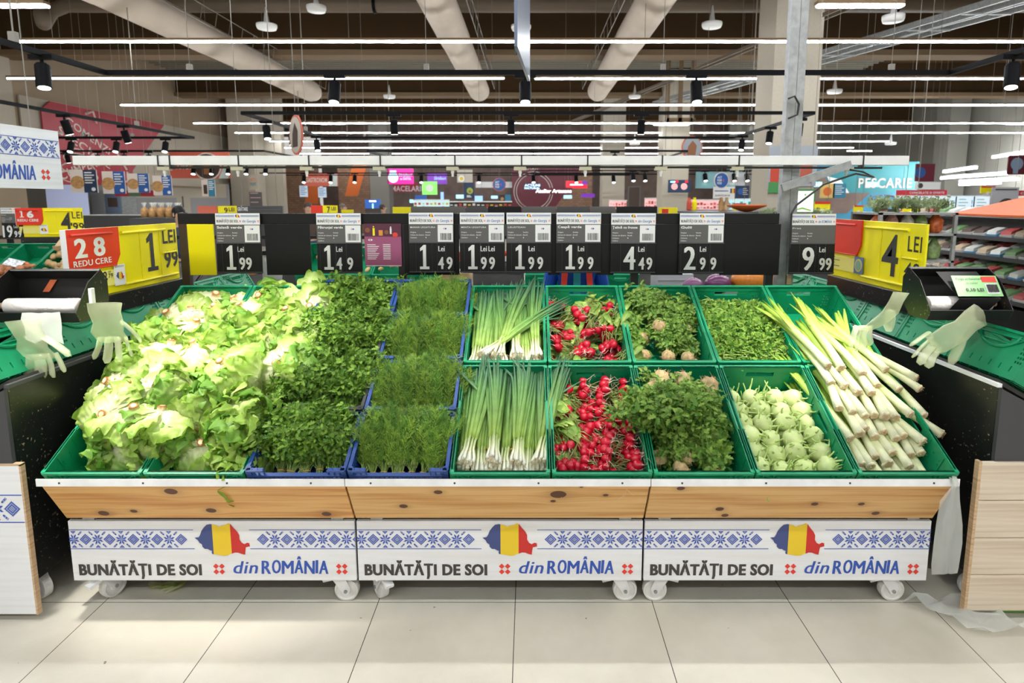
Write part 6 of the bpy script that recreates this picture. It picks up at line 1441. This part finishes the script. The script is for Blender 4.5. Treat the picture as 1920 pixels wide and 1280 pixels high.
def person(label, x, y, rz, s, coat, hair, trousers='print_navy', cap=None, stripes=None):
    r = thing('person', label, 'person', (x, y, 0), (0, 0, rz)); r.scale = (s, s, s)
    limb('body', BP, BR, 'skin', r, BE)
    ci = [0,1,2,3,7,8,9,11,12,13]; mp = {v: i for i, v in enumerate(ci)}
    rr = [(.17,.125),(.165,.12),(.18,.125),(.085,.08),.078,.062,.048,.078,.062,.048]
    c = limb('jacket', [BP[i] for i in ci], rr, coat, r, [(mp[a], mp[b]) for a, b in BE if a in mp and b in mp])
    ti = [0,15,16,17,19,20,21]; mp = {v: i for i, v in enumerate(ti)}
    limb('trousers', [BP[i] for i in ti], [(.155,.115),.10,.075,.06,.10,.075,.06], trousers, r, [(mp[a], mp[b]) for a, b in BE if a in mp and b in mp])
    h = MB(); h.X = T((0,.0,1.655)); pr = []
    for i in range(8):
        a = PI*.5*i/7; pr.append((.098*math.cos(a)+.001, .10*math.sin(a)))
    h.lathe([(.078,-.075),(.084,-.03)]+[(a*.88, b) for a, b in pr], 20, wob=.06); ho = h.build('cap' if cap else 'hair', cap or hair, r, smooth=True)
    for v in ho.data.vertices: v.co.y = (v.co.y+.012)*1.12+.012
    if cap: q = MB(); q.prism([(-.07,-.10),(.07,-.10),(.05,-.19),(-.05,-.19)], 1.64, 1.652, 'z'); q.build('cap_peak', cap, r)
    f = MB(); f.lathe([(.001,0)], 3) if False else None
    f.prism([(-.012,1.60),(.012,1.60),(.004,1.64),(-.004,1.64)], -.128, -.09); f.build('nose', 'skin', r)
    for sx in (-1, 1):
        q = MB(); q.disc(sx*.03, 1.635, .009, -.108, -.098, 10); q.build('eye', 'ink_dark', r)
        q = MB(); q.prism([(-.02,1.595),(.01,1.60),(.015,1.64),(-.015,1.65)], sx*.076-.008, sx*.076+.008, 'x'); q.build('ear', 'skin', r)
    q = MB(); q.box(-.022, .022, -.106, -.095, 1.570, 1.577); q.build('mouth', mat('lip', (.4,.12,.1)), r)
    if stripes:
        for sx in (-1, 1): q = MB(); q.prism([(sx*.10,1.0),(sx*.145,1.0),(sx*.12,1.38),(sx*.07,1.38)][::sx], -.150, -.12); q.build('red_stripe', stripes, r)
        q = MB(); q.box(-.03, .03, -.15, -.12, 1.0, 1.36); q.build('teal_scarf', 'teal', r)
    return r
p = atY(1656, 372, 9.7); person('grey haired person in a dark jacket seen from behind at right', p.x, 9.7, PI-.9, p.z/1.755, 'print_navy', mat('grey_hair', (.16,.13,.11), .9))
person('person in a blue jacket with red stripes behind the middle crates', .36, 4.75, 0, .91, mat('jacket_blue', (.01,.09,.50), .5), 'print_dark', stripes='ink_red')
p = atY(335, 384, 8.2); person('person in a black cap by the bagged cookies', p.x, 8.2, .8, p.z/1.76, 'print_navy', 'print_dark', cap='matte_black')
p = atY(643, 381, 16); person('person in red by the coffee counter', p.x, 16, 1.2, p.z/1.755, 'stock_red', 'grey_hair')
p = atY(577, 378, 12); person('person in dark clothes before the far dark counter', p.x, 12, .3, p.z/1.755, 'print_dark', 'print_dark')
p = atY(718, 382, 18); person('person at the blue lit coffee counter', p.x, 18, 2., p.z/1.755, 'wine', 'print_dark')

# ---------------------------------------------------------------- second row of stands behind
for k in range(7):
    stand('produce_stand', 'produce stand in the row behind the main display, %s from the left' % ORD[k+1], 1.2, None, (-6.1+1.21*k, 5.95, 0), 0)
SY2 = SY+3.55
def S2(u, v, w_): return Vector((u, SY2+v*math.cos(A)-w_*math.sin(A), SZ+v*math.sin(A)+w_*math.cos(A)))
r = thing('price_rail', 'black sign rail above the second row of stands, seen at left', 'sign rail', (0, 7.16, 0))
MB().box(-6.2, 2.2, 0, .03, 1.27, 1.31).build('rail', 'matte_black', r)
for x in (-6.1, -5.35, -3.0, -.6, 1.8): MB().box(x, x+.05, 0, .04, .9, 1.55).build('upright', 'matte_black', r)
a = atY(38, 438, 7.1); yellow_board('price_board', 'small distant yellow and red price board reading 16 REDUCERE at far left', T((a.x+.02, 7.05, 1.30)) @ R(.12, 4, 'Z'), .70, .33, 'far')
price_sign(-1, 389, 'Praz', (('19', .01), [.14], [('9', .140), ('9', .185)]), 'small distant black price sign reading 19,99 at the left edge', Y=7.05, W=.24, Hh=.36, barcode=False, thin=True, din='din ROMÂNIA')
def ball(name, c, prof, m, mat_):
    b = MB(); b.lathe(prof, 12, cols=[c]*len(prof), wob=.25, seed=len(name)); o = b.build(name, m, None, smooth=True); return o
def rd(r_, k=1., tip=0.): return [(max(.001, r_*math.sin(PI*i/7)), -r_*k*math.cos(PI*i/7)+(tip if i == 7 else 0)) for i in range(8)]
PB = {'potato': ball('potato', (.50,.34,.16), rd(.034, 1.35), 'root_skin', 0), 'onion': ball('onion', (.62,.17,.06), rd(.034, 1, .012), 'radish_skin', 0), 'red_onion': ball('red_onion', (.32,.04,.12), rd(.034, 1, .012), 'radish_skin', 0),
      'tomato': ball('tomato', (.62,.05,.02), rd(.030, .85), 'radish_skin', 0), 'ginger_root': ball('ginger_root', (.55,.38,.17), rd(.024, 1.7), 'root_skin', 0), 'sweet_potato': ball('sweet_potato', (.55,.22,.10), rd(.034, 2.2), 'root_skin', 0)}
usedb = set(); gb = random.Random(3)
def pile(kind, lab, cat, u0, u1, v0, v1, w0, n, F_=S2):
    base = PB[kind]
    for i in range(n):
        u = gb.uniform(u0, u1); v = gb.uniform(v0, v1); w_ = w0+.06*math.sin(PI*(v-v0)/(v1-v0))*math.sin(PI*(u-u0)/(u1-u0))+gb.uniform(-.01,.02)
        if kind in usedb: o = base.copy(); col.objects.link(o)
        else: usedb.add(kind); o = base
        o.matrix_basis = T(F_(u, v, w_)) @ Euler((gb.uniform(0,6), gb.uniform(0,6), gb.uniform(0,6))).to_matrix().to_4x4()
        tag(o, lab, cat, lab)
UC = [-6.1+.2+.4033*i for i in range(21)]
for i in range(4):
    for j in (0, 1): green.place(0, T(S2(UC[i], .302+j*.622, .004)) @ RS, 'green crate in the row behind at left, %s one of column %s' % (('front','back')[j], ('one','two','three','four')[i]), 'green crates of the second row')
for i in (9, 10, 11, 12, 15, 16, 17): green.place(0, T(S2(UC[i], .924, .004)) @ RS, 'green crate glimpsed under the price signs, %s from the left' % ORD[{9:1,10:2,11:3,12:4,15:5,16:6,17:7}[i]], 'green crates of the second row')
pile('red_onion', 'red onion in the crate behind the left bag holder', 'onion', UC[1]-.16, UC[2]+.16, .04, .42, .16, 60)
pile('onion', 'orange onion in the second row at the left edge', 'onion', UC[1]-.16, UC[1]+.16, .44, .85, .17, 34)
pile('potato', 'brown potato in the second row left of the big red price board', 'potato', UC[2]-.16, UC[3]+.1, .66, 1.1, .18, 44)
pile('potato', 'brown potato in the second row left of the big red price board', 'potato', UC[3]-.16, UC[3]+.16, .44, .75, .18, 24)
pile('ginger_root', 'ginger root glimpsed under the purple poster', 'ginger', UC[11]-.3, UC[11]+.2, .75, 1.15, .17, 40)
pile('tomato', 'red tomato glimpsed under the MARAR sign', 'tomato', UC[12]-.15, UC[12]+.2, .72, 1.12, .19, 34)
pile('onion', 'onion glimpsed below the Țelină sign', 'onion', UC[15]+.05, UC[17], .78, 1.15, .19, 50)
pile('sweet_potato', 'sweet potato glimpsed between the two leftmost signs', 'sweet potato', UC[8]-.25, UC[9]+.1, .70, 1.1, .19, 22)
def netbag(label, F_, u, v, w_, c, m, s=1., rz=0):
    r = thing('net_bag', label, 'net bag'); r.matrix_basis = T(F_(u, v, w_)) @ RS @ R(rz, 4, 'Z') @ Matrix.Scale(s, 4); g2 = random.Random(int(u*100+v*10)); b = MB()
    for i in range(14):
        b.X = T((g2.uniform(-.11,.11), g2.uniform(-.06,.06), g2.uniform(0,.05))); b.lathe(rd(.036), 10, cols=[c]*8)
    b.build('vegetables', m, r, smooth=True)
    b = MB(); b.tube([(-.10,0,.03),(-.17,0,.05),(-.21,.01,.06)], [.03,.012,.018], 8, cols=[c]*3); b.tube([(.10,0,.03),(.17,0,.05),(.21,-.01,.06)], [.03,.012,.018], 8, cols=[c]*3); b.build('net_ends', m, r, smooth=True)
    b = MB(); b.X = T((.02,0,.07)) @ R(.3, 4, 'Y'); b.box(-.07,.07,-.05,.05,.01,.016); b.build('printed_label', mat('label_mix', (.6,.62,.65), .3, var=.6, scale=40), r)
YL, OR = (.72,.42,.05), (.68,.20,.07)
netbag('orange net of onions, right end of the second row at left', S2, UC[3]-.05, 1.05, .25, OR, 'radish_skin', 1.2)
netbag('orange net of onions beside the big red price board', S2, UC[3]+.22, .95, .25, OR, 'radish_skin', 1.2, .3)
netbag('yellow net of potatoes beside the red price board', S2, UC[3]+.10, .50, .22, YL, 'radish_skin', 1., .2)
netbag('yellow net of potatoes left of the other yellow net', S2, UC[3]-.28, .42, .22, YL, 'radish_skin', 1., -.2)
netbag('yellow net of potatoes just above the left bag holder', S2, UC[2]-.05, .40, .23, YL, 'radish_skin', 1.)
netbag('clear net of mixed onions with a white label at the left edge', S2, UC[1]+.10, .66, .24, (.6,.25,.12), 'radish_skin', 1.1)
netbag('red net of tomatoes under the twin Lei price sign', S2, UC[13]-.1, .95, .22, (.62,.05,.02), 'radish_skin', 1.)
netbag('red net of tomatoes left of the blue jacket', S2, UC[14]-.12, .95, .22, (.6,.06,.02), 'radish_skin', 1.)
q = MB(); q.box(-.16,.16,-.1,.1,0,.12); q.box(-.17,.17,-.11,-.1,.08,.13); o = q.build('cardboard_box', 'cardboard', None); o.matrix_basis = T(S2(UC[2]+.02, 1.17, .16)) @ RS @ R(.2, 4, 'Z'); tag(o, 'open cardboard box behind the potatoes at left', 'box')
for i, (px0, px1, py0, py1, Y, lb) in enumerate(((826,880,512,534,4.6,'brown carton glimpsed under the price signs left of centre'),(1234,1300,514,530,4.9,'pale printed carton left of the red cabbage'))):
    a = atY(px0, py0, Y); b = atY(px1, py1, Y); q = MB(); q.box(0, b.x-a.x, 0, .3, 0, a.z-b.z+.1); q.box(-.01, b.x-a.x+.01, -.008, 0, a.z-b.z+.05, a.z-b.z+.06); o = q.build('carton', ('cardboard','poster_grey')[i], None); o.location = (a.x, Y, b.z-.1); tag(o, lb, 'carton')
    q = MB(); q.box(a.x-.02, b.x+.02, Y-.02, Y+.35, 0, b.z-.101); o = q.build('low_shelf', 'dark_grey', None); tag(o, 'dark shelf carrying the carton, %s' % ('left of centre','right of centre')[i], 'shelf')
r = thing('low_shelf', 'dark shelf behind the right crates carrying cabbage and pumpkins', 'shelf'); MB().box(1.3, 2.0, 4.42, 4.9, 0, 1.02).build('body', 'dark_grey', r)
def veg_round(name, label, px, py, Y, R_, c, ribs, cat, zz=1.02):
    c0 = atY(px, py, Y); b = MB(); vs = []; n = 24
    P = [(max(.002, R_*math.sin(PI*i/10)), -R_*.75*math.cos(PI*i/10)) for i in range(11)]
    b.lathe(P, n, cols=[c]*11); 
    for k, v in enumerate(b.v):
        a = math.atan2(v.y, v.x); q = 1+ribs*math.cos(a*10); v.x *= q; v.y *= q
    o = b.build(name, 'radish_skin', None, smooth=True); o.location = (c0.x, Y, zz+R_*.74); return tag(o, label, cat)
veg_round('red_cabbage', 'purple red cabbage under the blank black holder', 1346, 528, 4.6, .10, (.16,.04,.13), .0, 'cabbage'); veg_round('red_cabbage', 'purple red cabbage left of the other cabbage', 1300, 530, 4.6, .08, (.2,.06,.16), .0, 'cabbage')
veg_round('pumpkin', 'large orange pumpkin behind the kohlrabi crates', 1405, 530, 4.6, .135, (.72,.24,.03), .05, 'pumpkin'); veg_round('pumpkin', 'smaller orange pumpkin beside the metal post', 1450, 534, 4.7, .09, (.7,.22,.03), .05, 'pumpkin')
film_sheet('silvery plastic bags hanging between the two leftmost price signs', [[atY(x, y, 4.2+.03*math.sin(j*2.)) for j, x in enumerate((492,500,508,518,528))] for i, y in enumerate((475,495,515,530,545))], None)
a = atY(505, 470, 4.2); r = thing('hook_stand', 'thin black stand holding the silvery plastic bags', 'stand', (a.x, 4.24, 0)); MB().box(-.012, .012, 0, .02, 0, a.z).build('pole', 'matte_black', r); MB().box(-.05, .08, -.05, .01, a.z-.03, a.z).build('hook', 'matte_black', r)

# ---------------------------------------------------------------- cookies in bags, left
gb2 = random.Random(9)
for i in range(9):
    c0 = atY(272+7.5*i, 405, 9.0); q = MB(); k = gb2.uniform(.9,1.1)
    r = thing('cookie_bag', 'tied clear bag of cookies on the bakery counter, %s from the left' % ORD[i+1], 'bag', (c0.x, 9.0+.15*(i % 2), c0.z-.02), group='bags of cookies')
    q.lathe([(.03,0),(.05,.01),(.052,.08),(.045,.12),(.015,.15)], 12, wob=.3, seed=i); q.build('cookies', 'bread', r, smooth=True)
    q = MB(); q.lathe([(.013,.15),(.012,.16),(.035,.21),(.02,.215)], 9, wob=.6, seed=i); q.build('bag_neck', 'film', r, smooth=True)
MB_ = MB(); MB_.box(-.1, 1.0, 0, .5, 0, atY(272, 405, 9).z-.03); o = MB_.build('low_shelf', 'dark_grey', None); o.location = (atY(262, 405, 9).x, 8.9, 0); tag(o, 'dark counter carrying the bags of cookies', 'counter')
# ---------------------------------------------------------------- right: herb rack and chilled shelves
r = thing('produce_rack', 'open rack of bagged vegetables right of the yellow price board', 'rack', (3.35, 5.9, 0))
q = MB()
for z in (.5, .85, 1.12, 1.38, 1.58): q.box(0, .75, 0, .5, z, z+.02)
q.build('shelf', 'galvanised', r)
for x in (0, .72): q = MB(); q.box(x, x+.03, 0, .03, 0, 1.6); q.build('upright', 'galvanised', r)
MB().box(0, .75, .5, .53, 0, 1.6).build('back_panel', 'wall_dark', r)
bagc = [('packed_bag_pale', (.55,.5,.42)), ('packed_bag_pink', (.55,.3,.25)), ('packed_bag_orange', (.7,.15,.04)), ('packed_bag_green', (.25,.35,.12))]
for c in bagc: mat(c[0], c[1], .3, var=.4, scale=30)
lv5 = {.52:'lowest', .87:'second', 1.14:'third', 1.40:'fourth'}
for z in lv5:
    for i in range(5):
        q = MB(); q.X = T((3.44+.145*i, 6.1, z)); q.lathe([(.04,0),(.065,.02),(.06,.12),(.03,.17),(.02,.20)], 10, wob=.4, seed=i+z*9); o = q.build('vegetable_bag', bagc[(i*3+int(z*10)) % 4][0], None, smooth=True); tag(o, 'bagged vegetables on the rack, %s shelf, %s from the left' % (lv5[z], ORD[i+1]), 'bag', 'bagged vegetables on the rack')
gh = random.Random(4)
hp = parsley(99, 'potted_herb', (.28,.36,.18), (.45,.52,.30), ((.3,.4,.15),(.2,.35,.1)), L=.10, n=16, ls=.03, nl=6, spread=.05)
hp['category'] = 'herb'; HP = Proto([hp])
for i in range(12):
    HP.place(0, T((3.38+.065*i if i < 11 else 4.05, 6.0+.14*(i % 3), 1.60)) @ R(gh.uniform(0,6), 4, 'Z') @ R(PI/2, 4, 'X') @ Matrix.Scale(1.1, 4), 'pale green potted herb on top of the rack, %s from the left' % ORD[i+1], 'potted herbs on the rack')
for i in range(10):
    HP.place(0, T((3.0+.1*i, 8.0+.14*(i % 3), 1.46)) @ R(gh.uniform(0,6), 4, 'Z') @ R(PI/2, 4, 'X') @ Matrix.Scale(1.1, 4), 'pale potted herb behind the yellow price board, %s from the left' % ORD[i+1], 'potted herbs behind the board')
MB_ = MB(); MB_.box(2.9, 4.1, 7.85, 8.5, 0, 1.45); o = MB_.build('low_shelf', 'dark_grey', None); tag(o, 'dark stand carrying the herbs behind the yellow price board', 'stand')
r = thing('chilled_shelf', 'long chilled shelf unit with packed food at the right edge', 'shelf unit', (4.9, 4.8, 0))
shz = (.66, .86, 1.07, 1.28, 1.50)
for k, z in enumerate(shz): d = .55-.09*k; q = MB(); q.box(.6-d, .75, 0, 4.2, z, z+.025); q.build('shelf', 'galvanised', r); q = MB(); q.box(.6-d-.012, .6-d, 0, 4.2, z-.01, z+.035); q.build('shelf_edge', 'dark_grey', r)
MB().box(.0, .75, 0, 4.2, 0, .62).build('base', 'matte_black', r); MB().box(.75, .8, 0, 4.2, 0, 1.52).build('back_panel', 'poster_grey', r); MB().box(.1, .8, 4.2, 4.25, 0, 1.45).build('end_panel', 'wall_dark', r)
pk = []
for nm_, c in (('stock_white', 0), ('meat_red', 0), ('pack_beige', (.62,.48,.32)), ('pack_green', (.2,.38,.15)), ('pack_dark', (.12,.08,.07))):
    m = mat(nm_, c) if c else MATS[nm_]; rr_ = thing('food_pack', '', 'food pack'); MB().box(-.09, .09, -.075, .075, 0, .035).build('tray', 'stock_white' if nm_ != 'stock_white' else 'pack_blue', rr_)
    q = MB(); q.X = T((0,0,.035)); q.prism([(-.085,0),(.085,0),(.06,.03),(-.06,.03)], -.065, .065); q.build('contents', m, rr_); pk.append(rr_)
PK = Proto(pk); n_ = 0
for k, z in enumerate(shz):
    for i in range(20):
        for c in (0, 1):
            if c and k > 2: continue
            x = 5.5-(.55-.09*k)+.10+.21*c
            PK.place(gh.randrange(5), T((x, 4.92+.205*i, z+.055+.05*c)) @ R(-.35, 4, 'Y') @ R(gh.uniform(-.15,.15), 4, 'Z'), 'food pack, %s shelf from below, %s row, %s from near end' % (ORD[k+1], ('front','back')[c], ORD[i+1]), 'food packs on the chilled shelf'); n_ += 1
r = thing('orange_tray', 'slanted orange tray with a dark frame above the chilled shelf', 'tray'); q = MB(); a = Vector((4.75,5.0,1.62)); q.add([(4.5,6.6,1.56),(4.5,4.8,1.56),(5.3,4.8,1.74),(5.3,6.6,1.74),(4.5,6.6,1.58),(4.5,4.8,1.58),(5.3,4.8,1.76),(5.3,6.6,1.76)], [(0,1,2,3),(7,6,5,4),(0,4,5,1),(1,5,6,2),(2,6,7,3),(3,7,4,0)]); q.build('tray', mat('tray_orange', (.75,.14,.02), .5), r)
MB().box(4.35, 5.3, 4.8, 6.65, 1.53, 1.555).build('dark_frame', 'matte_black', r)
